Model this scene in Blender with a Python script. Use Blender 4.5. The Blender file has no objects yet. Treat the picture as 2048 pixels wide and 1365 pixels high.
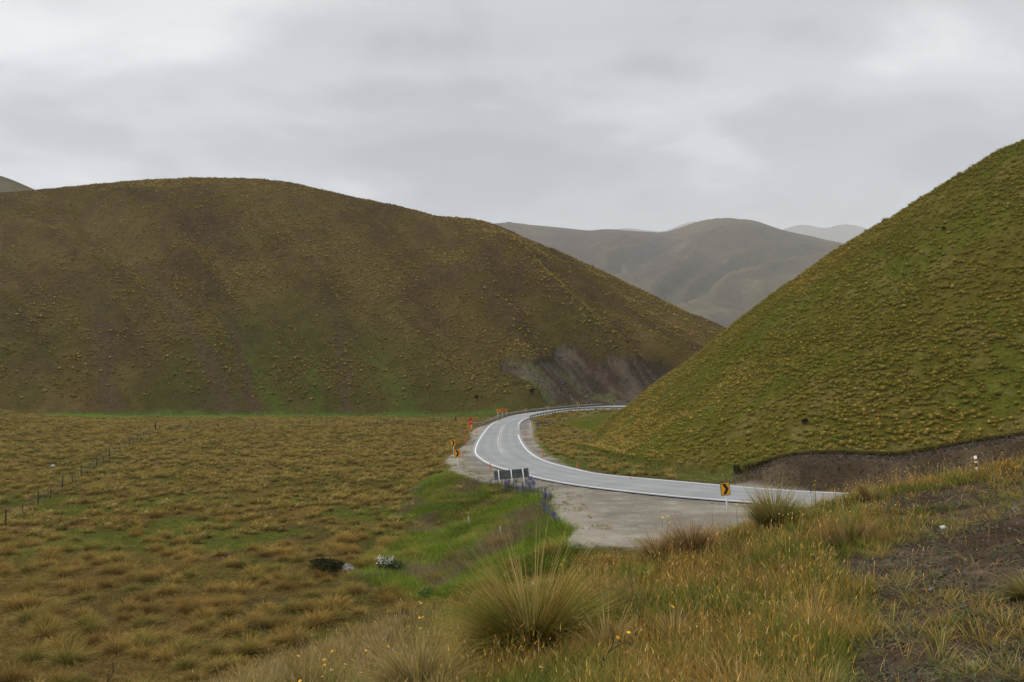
import bpy, bmesh, math, random
import numpy as np
from mathutils import Vector, Matrix

# ------------------------------------------------------------------ camera, sky, sun, exposure
scn = bpy.context.scene
C = scn.collection
CZ = 8.2                                   # eye height above the road
F = 1593.0                                 # focal length in pixels of the 2048 px wide photograph
PITCH = math.atan((750 - 682.5) / F)       # the horizon lies a little below the middle
cam = bpy.data.cameras.new('camera')
cam.sensor_width = 36.0
cam.lens = 36.0 * F / 2048
cam.clip_start = 0.05
cam.clip_end = 30000
cam_o = bpy.data.objects.new('camera', cam)
C.objects.link(cam_o)
cam_o.location = (0, 0, CZ)
cam_o.rotation_euler = (math.pi / 2 + PITCH, 0, 0)
scn.camera = cam_o

scn.view_settings.view_transform = 'Standard'
scn.view_settings.look = 'None'
scn.view_settings.gamma = 1
scn.view_settings.exposure = 0.15
scn.cycles.use_denoising = True
scn.cycles.use_adaptive_sampling = False
scn.cycles.denoising_prefilter = 'NONE'
scn.cycles.max_bounces = 6
scn.cycles.diffuse_bounces = 3
scn.cycles.transmission_bounces = 3
scn.cycles.transparent_max_bounces = 8
scn.cycles.volume_bounces = 2

SUN_EL, SUN_AZ = math.radians(38), math.radians(262)   # azimuth clockwise from +y: behind the camera, to its left


def build_world():
    w = bpy.data.worlds.new('World')
    scn.world = w
    w.use_nodes = True
    nt = w.node_tree
    nt.nodes.clear()
    N, L = nt.nodes.new, nt.links.new

    def math_(op, a, b=None, c=None, clamp=False):
        n = N('ShaderNodeMath'); n.operation = op; n.use_clamp = clamp
        for i, v in enumerate((a, b, c)):
            if v is None: continue
            if isinstance(v, (int, float)): n.inputs[i].default_value = v
            else: L(v, n.inputs[i])
        return n.outputs[0]

    def ramp(fac, pts):
        n = N('ShaderNodeValToRGB')
        el = n.color_ramp.elements
        while len(el) > 1: el.remove(el[-1])
        el[0].position = pts[0][0]; el[0].color = tuple(pts[0][1]) + (1,)
        for p, c in pts[1:]:
            e = el.new(p); e.color = tuple(c) + (1,)
        n.color_ramp.interpolation = 'EASE'
        L(fac, n.inputs[0])
        return n.outputs[0]
    out = N('ShaderNodeOutputWorld'); bg = N('ShaderNodeBackground')
    sky = N('ShaderNodeTexSky'); sky.sky_type = 'NISHITA'; sky.sun_disc = False
    sky.sun_elevation = SUN_EL; sky.sun_rotation = SUN_AZ
    tc = N('ShaderNodeTexCoord'); sep = N('ShaderNodeSeparateXYZ')
    L(tc.outputs['Generated'], sep.inputs[0])
    X, Y, Z = sep.outputs
    zc = math_('ADD', math_('MAXIMUM', Z, 0.0), 0.20)
    comb = N('ShaderNodeCombineXYZ')
    L(math_('DIVIDE', X, zc), comb.inputs[0]); L(math_('DIVIDE', Y, zc), comb.inputs[1])

    def noise(scale, detail, rough, off, stretch=(1, 1, 1), dist=0.0):
        m = N('ShaderNodeMapping'); m.inputs['Location'].default_value = off; m.inputs['Scale'].default_value = stretch
        L(comb.outputs[0], m.inputs['Vector'])
        n = N('ShaderNodeTexNoise'); n.inputs['Scale'].default_value = scale; n.inputs['Detail'].default_value = detail
        n.inputs['Roughness'].default_value = rough; n.inputs['Distortion'].default_value = dist
        L(m.outputs[0], n.inputs['Vector'])
        return n.outputs[0]
    big = noise(0.75, 3, 0.5, (12.92, 1.1, 0), (1, 1.0, 1), 0.4)
    mid = noise(1.7, 7, 0.50, (18.0, 1.6, 0), (1, 1.15, 1), 0.25)
    t = math_('ADD', math_('MULTIPLY', big, 0.62), math_('MULTIPLY', mid, 0.38))
    cloud = ramp(t, [(0.36, (0.33, 0.352, 0.386)), (0.44, (0.42, 0.444, 0.480)), (0.505, (0.59, 0.616, 0.652)), (0.60, (0.95, 0.975, 1.00))])
    # an overcast sky grows brighter towards the zenith
    zen = N('ShaderNodeMapRange'); zen.inputs[1].default_value = 0.40; zen.inputs[2].default_value = 0.85
    zen.inputs[3].default_value = 1.0; zen.inputs[4].default_value = 2.8
    L(Z, zen.inputs[0])
    low = N('ShaderNodeMapRange'); low.inputs[1].default_value = 0.12; low.inputs[2].default_value = 0.42
    low.inputs[3].default_value = 1.30; low.inputs[4].default_value = 0.80
    L(Z, low.inputs[0])
    lum = math_('MULTIPLY', math_('MULTIPLY', zen.outputs[0], low.outputs[0]), 10.0)
    mul = N('ShaderNodeVectorMath'); mul.operation = 'SCALE'
    L(cloud, mul.inputs[0]); L(lum, mul.inputs['Scale'])
    mix = N('ShaderNodeMixRGB'); mix.inputs[0].default_value = 0.96
    L(sky.outputs[0], mix.inputs[1]); L(mul.outputs[0], mix.inputs[2])
    L(mix.outputs[0], bg.inputs['Color']); bg.inputs['Strength'].default_value = 0.1
    L(bg.outputs[0], out.inputs['Surface'])


build_world()
sun = bpy.data.lights.new('sun', 'SUN')
sun.energy = 1.5
sun.angle = math.radians(14)
sun.color = (1.0, 0.90, 0.74)
sun_o = bpy.data.objects.new('sun', sun)
C.objects.link(sun_o)
sd = Vector((math.sin(SUN_AZ) * math.cos(SUN_EL), math.cos(SUN_AZ) * math.cos(SUN_EL), math.sin(SUN_EL)))
sun_o.rotation_euler = sd.to_track_quat('Z', 'Y').to_euler()

rng = np.random.default_rng(7)
random.seed(7)
CP, SP = math.cos(PITCH), math.sin(PITCH)

# ------------------------------------------------------------------ helpers


def ray(u, v):
    """Direction through a pixel of the 2048 px photograph, scaled so that its y (forward) part is 1."""
    dx = (np.asarray(u, float) - 1024) / F
    dv = (682.5 - np.asarray(v, float)) / F
    y = CP - dv * SP
    z = SP + dv * CP
    return dx / y, z / y


def at(u, v, z):
    a, e = ray(u, v)
    y = (z - CZ) / e
    return (float(a * y), float(y), float(z))


def pt(u, v, y):
    a, e = ray(u, v)
    return (float(a * y), float(y), float(CZ + e * y))


def project(x, y, z):
    zz = z - CZ
    f = y * CP + zz * SP
    w = -y * SP + zz * CP
    f = np.maximum(f, 0.05)
    return 1024 + F * x / f, 682.5 - F * w / f


def tag(o, label=None, cat=None, group=None, kind=None):
    if label: o['label'] = label
    if cat: o['category'] = cat
    if group: o['group'] = group
    if kind: o['kind'] = kind
    return o


def empty(name, loc, rz=0.0):
    o = bpy.data.objects.new(name, None)
    o.location = loc; o.rotation_euler = (0, 0, rz)
    o.empty_display_size = 0.2
    C.objects.link(o)
    return o


def h2(ix, iy, seed):
    h = (ix.astype(np.int64) * 374761393 + iy.astype(np.int64) * 668265263 + seed * 974634521) & 0xFFFFFFFF
    h = ((h ^ (h >> 13)) * 1274126177) & 0xFFFFFFFF
    h = h ^ (h >> 16)
    return (h & 0xFFFFFF) / float(0xFFFFFF)


def vnoise(x, y, seed=0):
    x = np.asarray(x, float); y = np.asarray(y, float)
    ix = np.floor(x); iy = np.floor(y)
    fx = x - ix; fy = y - iy
    fx = fx * fx * (3 - 2 * fx); fy = fy * fy * (3 - 2 * fy)
    a = h2(ix, iy, seed); b = h2(ix + 1, iy, seed); c = h2(ix, iy + 1, seed); d = h2(ix + 1, iy + 1, seed)
    return (a * (1 - fx) + b * fx) * (1 - fy) + (c * (1 - fx) + d * fx) * fy


def fbm(x, y, seed=0, octv=4, gain=0.5):
    s = 0; amp = 1; tot = 0
    for k in range(octv):
        s = s + amp * vnoise(x * 2 ** k + 17.3 * k, y * 2 ** k - 9.1 * k, seed + k)
        tot += amp; amp *= gain
    return s / tot


def smooth(a, b, x):
    t = np.clip((x - a) / (b - a), 0, 1)
    return t * t * (3 - 2 * t)


def in_poly(px, py, poly):
    r = np.zeros(np.shape(px), bool)
    n = len(poly)
    for i in range(n):
        x0, y0 = poly[i][:2]; x1, y1 = poly[(i + 1) % n][:2]
        if y0 == y1: continue
        c = ((y0 > py) != (y1 > py)) & (px < (x1 - x0) * (py - y0) / (y1 - y0) + x0)
        r ^= c
    return r


def seg_dist(px, py, poly, closed=True):
    d = np.full(np.shape(px), 1e9)
    n = len(poly)
    for i in range(n if closed else n - 1):
        x0, y0 = poly[i][:2]; x1, y1 = poly[(i + 1) % n][:2]
        dx, dy = x1 - x0, y1 - y0
        t = np.clip(((px - x0) * dx + (py - y0) * dy) / (dx * dx + dy * dy + 1e-12), 0, 1)
        d = np.minimum(d, np.hypot(px - x0 - t * dx, py - y0 - t * dy))
    return d


def sdist(px, py, poly):
    """signed distance, negative inside"""
    d = seg_dist(px, py, poly)
    return np.where(in_poly(px, py, poly), -d, d)


def tri_mesh(name, V, T, mat, cols=None, smooth_=False):
    me = bpy.data.meshes.new(name)
    n, m = len(V), len(T)
    me.vertices.add(n)
    me.vertices.foreach_set('co', np.ascontiguousarray(V, dtype=np.float32).ravel())
    k = T.shape[1]
    me.loops.add(m * k)
    me.loops.foreach_set('vertex_index', np.ascontiguousarray(T, dtype=np.int32).ravel())
    me.polygons.add(m)
    me.polygons.foreach_set('loop_start', np.arange(0, m * k, k, dtype=np.int32))
    if smooth_:
        me.polygons.foreach_set('use_smooth', np.ones(m, bool))
    if cols is not None:
        a = me.attributes.new('col', 'FLOAT_COLOR', 'POINT')
        cc = np.ones((n, 4), np.float32); cc[:, :3] = cols
        a.data.foreach_set('color', cc.ravel())
    if mat is not None: me.materials.append(mat)
    me.update()
    return me


def link(name, me, parent=None, loc=None):
    o = bpy.data.objects.new(name, me)
    C.objects.link(o)
    if parent is not None: o.parent = parent
    if loc is not None: o.location = loc
    return o


def bobj(name, bm, mats, parent=None, smooth_=False):
    me = bpy.data.meshes.new(name)
    bmesh.ops.recalc_face_normals(bm, faces=bm.faces)
    bm.to_mesh(me); bm.free()
    for m in (mats if isinstance(mats, (list, tuple)) else [mats]): me.materials.append(m)
    if smooth_:
        for p in me.polygons: p.use_smooth = True
    return link(name, me, parent)


def add_box(bm, c, s, mi=0, rot=None, bevel=0.0):
    r = bmesh.ops.create_cube(bm, size=1.0)
    vs = r['verts']
    M = Matrix.Translation(c) @ (rot.to_4x4() if rot is not None else Matrix.Identity(4)) @ Matrix.Diagonal((s[0], s[1], s[2], 1))
    bmesh.ops.transform(bm, matrix=M, verts=vs)
    fs = set(f for v in vs for f in v.link_faces)
    if bevel > 0:
        es = list(set(e for v in vs for e in v.link_edges))
        rb = bmesh.ops.bevel(bm, geom=es, offset=bevel, segments=1, affect='EDGES')
        fs = set(f for f in bm.faces if f in fs) | set(rb['faces'])
    for f in fs:
        if f.is_valid: f.material_index = mi
    return fs


def add_prism(bm, pts, y0, y1, mi=0):
    """outline in the xz plane, pushed from y0 to y1"""
    a = [bm.verts.new((p[0], y0, p[1])) for p in pts]
    b = [bm.verts.new((p[0], y1, p[1])) for p in pts]
    fs = [bm.faces.new(a), bm.faces.new(list(reversed(b)))]
    n = len(pts)
    for i in range(n):
        fs.append(bm.faces.new((a[i], b[i], b[(i + 1) % n], a[(i + 1) % n])))
    for f in fs: f.material_index = mi


def add_tube(bm, pts, radii, seg=6, mi=0):
    pts = [Vector(p) for p in pts]
    rings = []
    for i, p in enumerate(pts):
        d = (pts[min(i + 1, len(pts) - 1)] - pts[max(i - 1, 0)]).normalized()
        ref = Vector((0, 0, 1)) if abs(d.z) < 0.9 else Vector((1, 0, 0))
        s = d.cross(ref).normalized(); t = s.cross(d)
        r = radii[i] if hasattr(radii, '__len__') else radii
        rings.append([bm.verts.new(p + (s * math.cos(k * 2 * math.pi / seg) + t * math.sin(k * 2 * math.pi / seg)) * r) for k in range(seg)])
    for i in range(len(rings) - 1):
        for k in range(seg):
            f = bm.faces.new((rings[i][k], rings[i][(k + 1) % seg], rings[i + 1][(k + 1) % seg], rings[i + 1][k]))
            f.material_index = mi; f.smooth = True
    for rg in (rings[0], rings[-1]):
        f = bm.faces.new(rg); f.material_index = mi


# ------------------------------------------------------------------ materials


def mat_new(name):
    m = bpy.data.materials.new(name)
    m.use_nodes = True
    nt = m.node_tree
    b = nt.nodes['Principled BSDF']
    return m, nt, b


def plain_mat(name, col, rough=0.6, metal=0.0, var=0.12, scale=6.0, spec=0.4):
    """paint, wood or metal with a little wear"""
    m, nt, b = mat_new(name)
    N, L = nt.nodes.new, nt.links.new
    tc = N('ShaderNodeTexCoord'); n = N('ShaderNodeTexNoise')
    n.inputs['Scale'].default_value = scale; n.inputs['Detail'].default_value = 5
    L(tc.outputs['Object'], n.inputs['Vector'])
    r = N('ShaderNodeValToRGB')
    r.color_ramp.elements[0].position = 0.3; r.color_ramp.elements[1].position = 0.7
    r.color_ramp.elements[0].color = tuple(c * (1 - var) for c in col) + (1,)
    r.color_ramp.elements[1].color = tuple(min(1, c * (1 + var)) for c in col) + (1,)
    L(n.outputs[0], r.inputs[0]); L(r.outputs[0], b.inputs['Base Color'])
    b.inputs['Roughness'].default_value = rough; b.inputs['Metallic'].default_value = metal
    b.inputs['Specular IOR Level'].default_value = spec
    return m


def ground_mat(name, fine=6.0, bump=0.6, dist=0.05, lo=0.62, hi=1.38, mid=0.9, rough=0.95, streak=None):
    """vertex colours say which soil or turf lies where; noise in metres breaks it up"""
    m, nt, b = mat_new(name)
    N, L = nt.nodes.new, nt.links.new
    at_ = N('ShaderNodeAttribute'); at_.attribute_name = 'col'
    geo = N('ShaderNodeNewGeometry')

    def noi(scale, detail, stretch=None, rot=None):
        n = N('ShaderNodeTexNoise'); n.inputs['Scale'].default_value = scale; n.inputs['Detail'].default_value = detail
        n.inputs['Roughness'].default_value = 0.6
        if stretch:
            mp = N('ShaderNodeMapping'); mp.inputs['Scale'].default_value = stretch
            if rot: mp.inputs['Rotation'].default_value = rot
            L(geo.outputs['Position'], mp.inputs['Vector']); L(mp.outputs[0], n.inputs['Vector'])
        else:
            L(geo.outputs['Position'], n.inputs['Vector'])
        return n.outputs[0]
    n1 = noi(fine, 5); n2 = noi(mid, 4)

    def mr(x, a, c, lo_, hi_):
        r = N('ShaderNodeMapRange'); r.inputs[1].default_value = a; r.inputs[2].default_value = c
        r.inputs[3].default_value = lo_; r.inputs[4].default_value = hi_
        L(x, r.inputs[0]); return r.outputs[0]
    f = N('ShaderNodeMath'); f.operation = 'MULTIPLY'
    L(mr(n1, 0.28, 0.72, lo, hi), f.inputs[0]); L(mr(n2, 0.3, 0.7, 0.82, 1.18), f.inputs[1])
    fac = f.outputs[0]
    s = N('ShaderNodeVectorMath'); s.operation = 'SCALE'
    L(at_.outputs['Color'], s.inputs[0]); L(fac, s.inputs['Scale'])
    L(s.outputs[0], b.inputs['Base Color'])
    b.inputs['Roughness'].default_value = rough
    b.inputs['Specular IOR Level'].default_value = 0.0
    bp = N('ShaderNodeBump'); bp.inputs['Strength'].default_value = bump; bp.inputs['Distance'].default_value = dist
    L(n1, bp.inputs['Height']); L(bp.outputs[0], b.inputs['Normal'])
    return m


def grass_mat(name, transl=0.3):
    m, nt, b = mat_new(name)
    N, L = nt.nodes.new, nt.links.new
    at_ = N('ShaderNodeAttribute'); at_.attribute_name = 'col'
    oi = N('ShaderNodeObjectInfo')
    r = N('ShaderNodeMapRange'); r.inputs[3].default_value = 1.15; r.inputs[4].default_value = 1.5
    L(oi.outputs['Random'], r.inputs[0])
    s = N('ShaderNodeVectorMath'); s.operation = 'SCALE'
    L(at_.outputs['Color'], s.inputs[0]); L(r.outputs[0], s.inputs['Scale'])
    L(s.outputs[0], b.inputs['Base Color'])
    b.inputs['Roughness'].default_value = 0.7
    b.inputs['Specular IOR Level'].default_value = 0.04
    tr = N('ShaderNodeBsdfTranslucent'); L(s.outputs[0], tr.inputs['Color'])
    mx = N('ShaderNodeMixShader'); mx.inputs[0].default_value = transl
    out = nt.nodes['Material Output']
    L(b.outputs[0], mx.inputs[1]); L(tr.outputs[0], mx.inputs[2]); L(mx.outputs[0], out.inputs['Surface'])
    return m


M_GROUND = ground_mat('turf_and_soil', 5.0, 0.7, 0.06)
M_GRAVEL = ground_mat('grey_gravel', 11.0, 0.5, 0.02, 0.70, 1.30, 0.45)
M_HILL = ground_mat('hill_turf', 1.3, 0.8, 0.3, 0.6, 1.4, 0.2)
M_FAR = ground_mat('mountain_turf', 0.03, 0.6, 14.0, 0.7, 1.3, 0.006)
M_GRASS = grass_mat('grass_blades')

M_WHITE = plain_mat('white_paint', (0.75, 0.75, 0.72), 0.5, var=0.06)
M_YELLOW = plain_mat('amber_sheeting', (0.80, 0.36, 0.012), 0.4, var=0.06)
M_ORANGE = plain_mat('orange_sheeting', (0.80, 0.24, 0.01), 0.4, var=0.06)
M_BLACK = plain_mat('black_paint', (0.012, 0.012, 0.014), 0.5)
M_RED = plain_mat('red_sheeting', (0.70, 0.015, 0.015), 0.4)
M_FLUO = plain_mat('fluorescent_paint', (0.80, 0.10, 0.035), 0.5)
M_BOARD = plain_mat('weathered_board_back', (0.075, 0.088, 0.092), 0.55, var=0.5, scale=2.2)
M_STEEL = plain_mat('galvanised_steel', (0.22, 0.225, 0.23), 0.5, 0.35, 0.18, 2.0)
M_WOOD = plain_mat('weathered_wood', (0.022, 0.016, 0.011), 0.85, var=0.35, scale=9)
M_GREYWOOD = plain_mat('grey_wood', (0.17, 0.15, 0.13), 0.85, var=0.3, scale=7)
M_STAKE = plain_mat('pale_stake', (0.62, 0.52, 0.47), 0.7)
M_BARK = plain_mat('dark_bark', (0.030, 0.022, 0.016), 0.9, var=0.4, scale=30)
M_STONE = plain_mat('grey_stone', (0.16, 0.155, 0.15), 0.85, var=0.4, scale=9)
M_PALESTONE = plain_mat('white_quartz', (0.62, 0.62, 0.61), 0.6, var=0.3, scale=18)
M_PETAL = plain_mat('yellow_petal', (0.80, 0.46, 0.01), 0.5)
M_DAISY = plain_mat('white_petal', (0.80, 0.80, 0.77), 0.5)
M_STEM = plain_mat('green_stem', (0.10, 0.12, 0.03), 0.7)
M_LUPIN = plain_mat('violet_lupin', (0.080, 0.060, 0.20), 0.6, var=0.4, scale=30)
M_LEAF = plain_mat('lupin_leaf', (0.055, 0.10, 0.025), 0.7, var=0.3, scale=20)
M_DARKLEAF = plain_mat('dark_leaf', (0.022, 0.028, 0.012), 0.7, var=0.4, scale=8)

# ------------------------------------------------------------------ road line (outer edge line, inner edge line), from the right round the bend and away
PAIRS = [
    ((80.0, 14.0, 2.0), (84.0, 20.5, 2.0)),
    ((40.0, 37.0, 1.2), (44.5, 43.0, 1.2)),
    (at(1700, 1020, .35), (29.5, 50.6, .45)),
    (at(1511, 1006, 0), at(1614, 985, 0)),
    (at(1340, 992.6, 0), at(1411, 969, -.05)),
    (at(1153, 971, -.2), at(1211, 951, -.35)),
    (at(1063, 953, -.45), at(1153, 940, -.65)),
    (at(1010, 939, -.75), at(1094, 925, -.95)),
    (at(982, 930, -.9), at(1066, 911, -1.15)),
    (at(963, 919, -1.05), at(1052, 899, -1.25)),
    (at(952, 909, -1.2), at(1044, 888, -1.35)),
    (at(951, 899, -1.3), at(1039, 878, -1.4)),
    (at(956, 885, -1.3), at(1036, 869, -1.4)),
    (at(968, 866.5, -1.22), at(1035, 860, -1.3)),
    (at(982, 850, -1.05), at(1036.5, 849, -1.1)),
    (pt(1002, 841, 158), pt(1043, 842, 154)),
    (pt(1024, 832.8, 168.5), pt(1059, 835.6, 162)),
    (pt(1059, 826.7, 179), pt(1094, 828.6, 173)),
    (pt(1106, 820.6, 190), pt(1129, 823.2, 183)),
    (pt(1153, 816, 198.5), pt(1165, 821, 190.5)),
    (pt(1211, 812.6, 204.5), pt(1211, 820, 196)),
    (pt(1258, 811.5, 206.5), pt(1252, 820.5, 198.5)),
    ((60.0, 205.0, .4), (58.0, 196.5, .0)),
    ((110.0, 188.0, 1.0), (107.0, 180.0, .6)),
]


def catmull(P, n):
    P = np.array(P, float)
    m = len(P)
    Q = np.vstack([2 * P[0] - P[1], P, 2 * P[-1] - P[-2]])
    out = []
    for i in range(m - 1):
        p0, p1, p2, p3 = Q[i], Q[i + 1], Q[i + 2], Q[i + 3]
        for k in range(n):
            t = k / n
            out.append(0.5 * ((2 * p1) + (-p0 + p2) * t + (2 * p0 - 5 * p1 + 4 * p2 - p3) * t * t + (-p0 + 3 * p1 - 3 * p2 + p3) * t ** 3))
    out.append(P[-1])
    return np.array(out)


RO = catmull([p[0] for p in PAIRS], 10)
RI = catmull([p[1] for p in PAIRS], 10)
for _ in range(12):                                   # ease the hand-read kinks out of the curve
    RO[1:-1] = RO[1:-1] * .5 + (RO[:-2] + RO[2:]) * .25
    RI[1:-1] = RI[1:-1] * .5 + (RI[:-2] + RI[2:]) * .25
RC = (RO + RI) / 2
RHW = np.linalg.norm((RI - RO)[:, :2], axis=1) / 2
RN = (RI - RO)[:, :2] / (2 * RHW[:, None])            # unit vector towards the inner side
NS = len(RC)


def tangents(P):
    t = np.gradient(P[:, :2], axis=0)
    t /= np.linalg.norm(t, axis=1)[:, None]
    return t


NO = tangents(RO) @ np.array([[0, 1.], [-1., 0]])     # unit normals of either edge
NI = tangents(RI) @ np.array([[0, 1.], [-1., 0]])
NO *= np.sign((NO * (RI - RO)[:, :2]).sum(1))[:, None]  # both point to the inner side
NI *= np.sign((NI * (RI - RO)[:, :2]).sum(1))[:, None]
OUTLINE = [tuple(p[:2]) for p in RO[::4]] + [tuple(p[:2]) for p in RI[::-1][::4]]


def road_coords(x, y):
    """outer side (-1) or inner side (+1), distance beyond the edge line, road height there"""
    n = len(x)
    side = np.zeros(n); z = np.zeros(n)
    for s in range(0, n, 40000):
        k = slice(s, s + 40000)
        do = np.hypot(x[k, None] - RO[None, ::2, 0], y[k, None] - RO[None, ::2, 1])
        di = np.hypot(x[k, None] - RI[None, ::2, 0], y[k, None] - RI[None, ::2, 1])
        io, ii = do.argmin(1), di.argmin(1)
        r = np.arange(len(io))
        a, b = do[r, io], di[r, ii]
        side[k] = np.where(a < b, -1, 1)
        z[k] = (RO[::2][io, 2] * b + RI[::2][ii, 2] * a) / (a + b + 1e-6)
    return side, sdist(x, y, OUTLINE), z


RN = NO
# gravel that spreads outside the edge lines (plan outline)
GRAVEL = [at(*p) for p in [
    (2000, 1050, .6), (1750, 1062, .3), (1500, 1085, 0), (1300, 1100, 0), (1200, 1092, 0), (1143, 1086, 0), (1150, 1064, 0), (1146, 1050, 0), (1122, 1036, 0),
    (1106, 1012, -.1), (1101, 993, -.2), (1078, 982, -.3), (1040, 972, -.4), (985, 967, -.55), (945, 962, -.7), (915, 951, -.85), (902, 938, -1.0),
    (894, 922, -1.15), (906, 905, -1.25), (930, 889, -1.3), (945, 873, -1.3), (942, 866, -1.25), (955, 855, -1.15), (980, 846, -1.0), (1005, 836, -.5),
    (1030, 845, -1.1), (1056, 838, -1.0), (1064, 850, -1.2), (1065, 864, -1.35), (1068, 880, -1.4), (1086, 903, -1.2), (1120, 922, -.95), (1143, 935, -.7),
    (1215, 948, -.4), (1345, 961, -.1), (1500, 970, 0), (1640, 978, .2)]] + [(32.0, 50.5, .45), (46, 43.6, 1.2), (47, 40, 1.2)]

# ------------------------------------------------------------------ terrain: one height field, later shared out between ground, gravel and hills
KA = lambda u: (np.asarray(u, float) - 1024) / F / 1.0


def a_of(u, v):
    return ray(u, v)[0]


class Hill:
    """profile per bearing: foot, crest, and the crest's angle above the horizon"""

    def __init__(self, sky, foot, crest_y, power=1.1, back=1.0, back_drop=1.0, ease=0.10):
        sky = np.array(sky, float); foot = np.array(foot, float); cy = np.array(crest_y, float)
        a_s, e_s = ray(sky[:, 0], sky[:, 1])
        self.A = np.linspace(-2.2, 2.2, 1800)
        aa = self.A
        self.e = np.interp(aa, a_s, e_s)
        k = np.ones(9) / 9
        self.e = np.convolve(np.pad(self.e, 4, 'edge'), k, 'valid')
        fa = (foot[:, 0] - 1024) / F; ca = (cy[:, 0] - 1024) / F
        self.yf = np.interp(aa, fa, foot[:, 1]); self.zf = np.interp(aa, fa, foot[:, 2])
        self.yc = np.interp(aa, ca, cy[:, 1])
        for q in ('yf', 'zf', 'yc'):
            a_ = getattr(self, q); kk = np.ones(21) / 21
            setattr(self, q, np.convolve(np.pad(a_, 10, 'edge'), kk, 'valid'))
        self.power, self.back, self.bd, self.ease = power, back, back_drop, ease
        t = np.linspace(0.02, 1.35, 90)
        self.rise = np.zeros_like(aa)
        P = self.prof(t)
        for i in range(len(aa)):
            y = self.yf[i] + t * (self.yc[i] - self.yf[i])
            r = CZ + self.e[i] * self.yc[i] - self.zf[i]
            r = (CZ + self.e[i] * y - self.zf[i]) / np.maximum(P, 1e-3)
            r = r[(t > .45)]
            self.rise[i] = max(r.min(), -5)

    def prof(self, t):
        tt = np.clip(t, 0, None)
        up = np.clip(tt, 0, 1) ** self.power
        # round the crest: past 1-ease the slope eases off, past 1 it falls
        g = np.where(tt < 1, up, 1.0)
        fall = smooth(0, 1, (tt - 1) / self.back)
        g = g - self.ease * np.clip((tt - 0.6) / 0.4, 0, 1) ** 2 * 0.6
        return np.where(tt > 1, (1 - self.ease * .6) * (1 - fall * self.bd), g)

    def local(self, x, y):
        a = x / np.maximum(y, 1)
        yf = np.interp(a, self.A, self.yf); yc = np.interp(a, self.A, self.yc)
        return a, (y - yf) / (yc - yf)

    def height(self, x, y):
        a, t = self.local(x, y)
        zf = np.interp(a, self.A, self.zf); r = np.interp(a, self.A, self.rise)
        z = zf + r * self.prof(t)
        z = np.where(t < 0, zf + t * 30, z)
        return z, t, a * F + 1024


HL = Hill([(-2200, 470), (-900, 430), (-300, 398), (0, 386), (70, 381), (200, 368), (300, 360), (400, 356), (500, 358), (570, 363), (640, 379), (720, 397), (800, 413), (880, 434),
           (950, 439), (985, 447), (1050, 476), (1130, 508), (1200, 541), (1270, 574), (1340, 608), (1400, 635), (1450, 656), (1520, 690), (1600, 745), (1700, 800), (3000, 830)],
          [(-2200, 250, -2.8), (0, 224, -2.8), (600, 219, -2.8), (900, 214, -2.3), (1000, 200, -.6), (1040, 193, -.2), (1100, 200, .0), (1200, 213, .2), (1260, 216, .3), (1400, 222, .5), (1700, 228, .5), (3000, 230, 1)],
          [(-2200, 380), (0, 368), (400, 384), (700, 372), (1000, 338), (1250, 312), (1450, 300), (1700, 290), (3000, 290)], 1.02, 0.9, 1.0, 0.12)
HR = Hill([(900, 900), (1120, 900), (1175, 872), (1200, 856), (1260, 815), (1320, 762), (1400, 702), (1450, 657), (1550, 582), (1690, 489), (1850, 387), (1990, 312), (2048, 287), (2200, 225), (2600, 120), (3500, 40)],
          [(900, 118, -1.3), (1100, 116, -1.25), (1150, 108, -1.0), (1200, 97, -.8), (1250, 86, -.6), (1350, 74, -.1), (1480, 66, .5), (1560, 63.5, 1.75), (1620, 62.3, 2.15), (1700, 61.6, 2.2), (1790, 60.6, 2.05), (1850, 60.2, 2.55),
           (1950, 59.2, 3.3), (2048, 58, 3.9), (2200, 55, 4.7), (2600, 46, 5.8), (3500, 33, 7)],
          [(900, 140), (1150, 136), (1260, 128), (1400, 124), (1550, 119), (1690, 113), (1850, 107), (2048, 101), (2200, 98), (2600, 90), (3500, 70)], 1.12, 0.75, 1.0, 0.14)
HB = Hill([(-2500, 250), (-700, 262), (-300, 300), (-100, 330), (0, 351), (30, 362), (75, 382), (150, 410), (400, 520), (700, 760), (3000, 800)],
          [(-2500, 430, 0), (3000, 430, 0)], [(-2500, 760), (3000, 760)], 1.0, 1.0, 1.0, 0.1)
HM = Hill([(-2500, 760), (500, 700), (800, 470), (900, 446), (985, 448), (1020, 445), (1060, 450), (1130, 457), (1180, 462), (1215, 458.5), (1260, 462), (1330, 466), (1360, 456), (1400, 442), (1440, 436), (1480, 438),
           (1497, 441), (1504, 438), (1520, 446), (1560, 459), (1600, 469), (1640, 477), (1690, 488), (1750, 502), (1850, 540), (2100, 640), (3000, 780)],
          [(-2500, 2100, 5), (900, 2100, 5), (1300, 2250, 0), (1500, 2250, 0), (3000, 2250, 0)],
          [(-2500, 4600), (900, 4500), (1100, 4300), (1300, 4400), (1440, 4000), (1700, 3900), (3000, 3900)], 0.95, 0.6, 1.0, 0.1)
HD = Hill([(-2500, 640), (600, 520), (1100, 480), (1200, 462), (1240, 457), (1262, 456), (1295, 461), (1330, 464), (1365, 447), (1400, 440), (1440, 470), (1520, 476), (1570, 457), (1592, 450), (1610, 448), (1650, 458),
           (1668, 452), (1684, 447), (1720, 452), (1760, 466), (1850, 520), (2400, 600), (3000, 640)],
          [(-2500, 8600, 0), (3000, 8600, 0)], [(-2500, 12000), (3000, 12000)], 1.0, 0.6, 1.0, 0.05)

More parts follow.
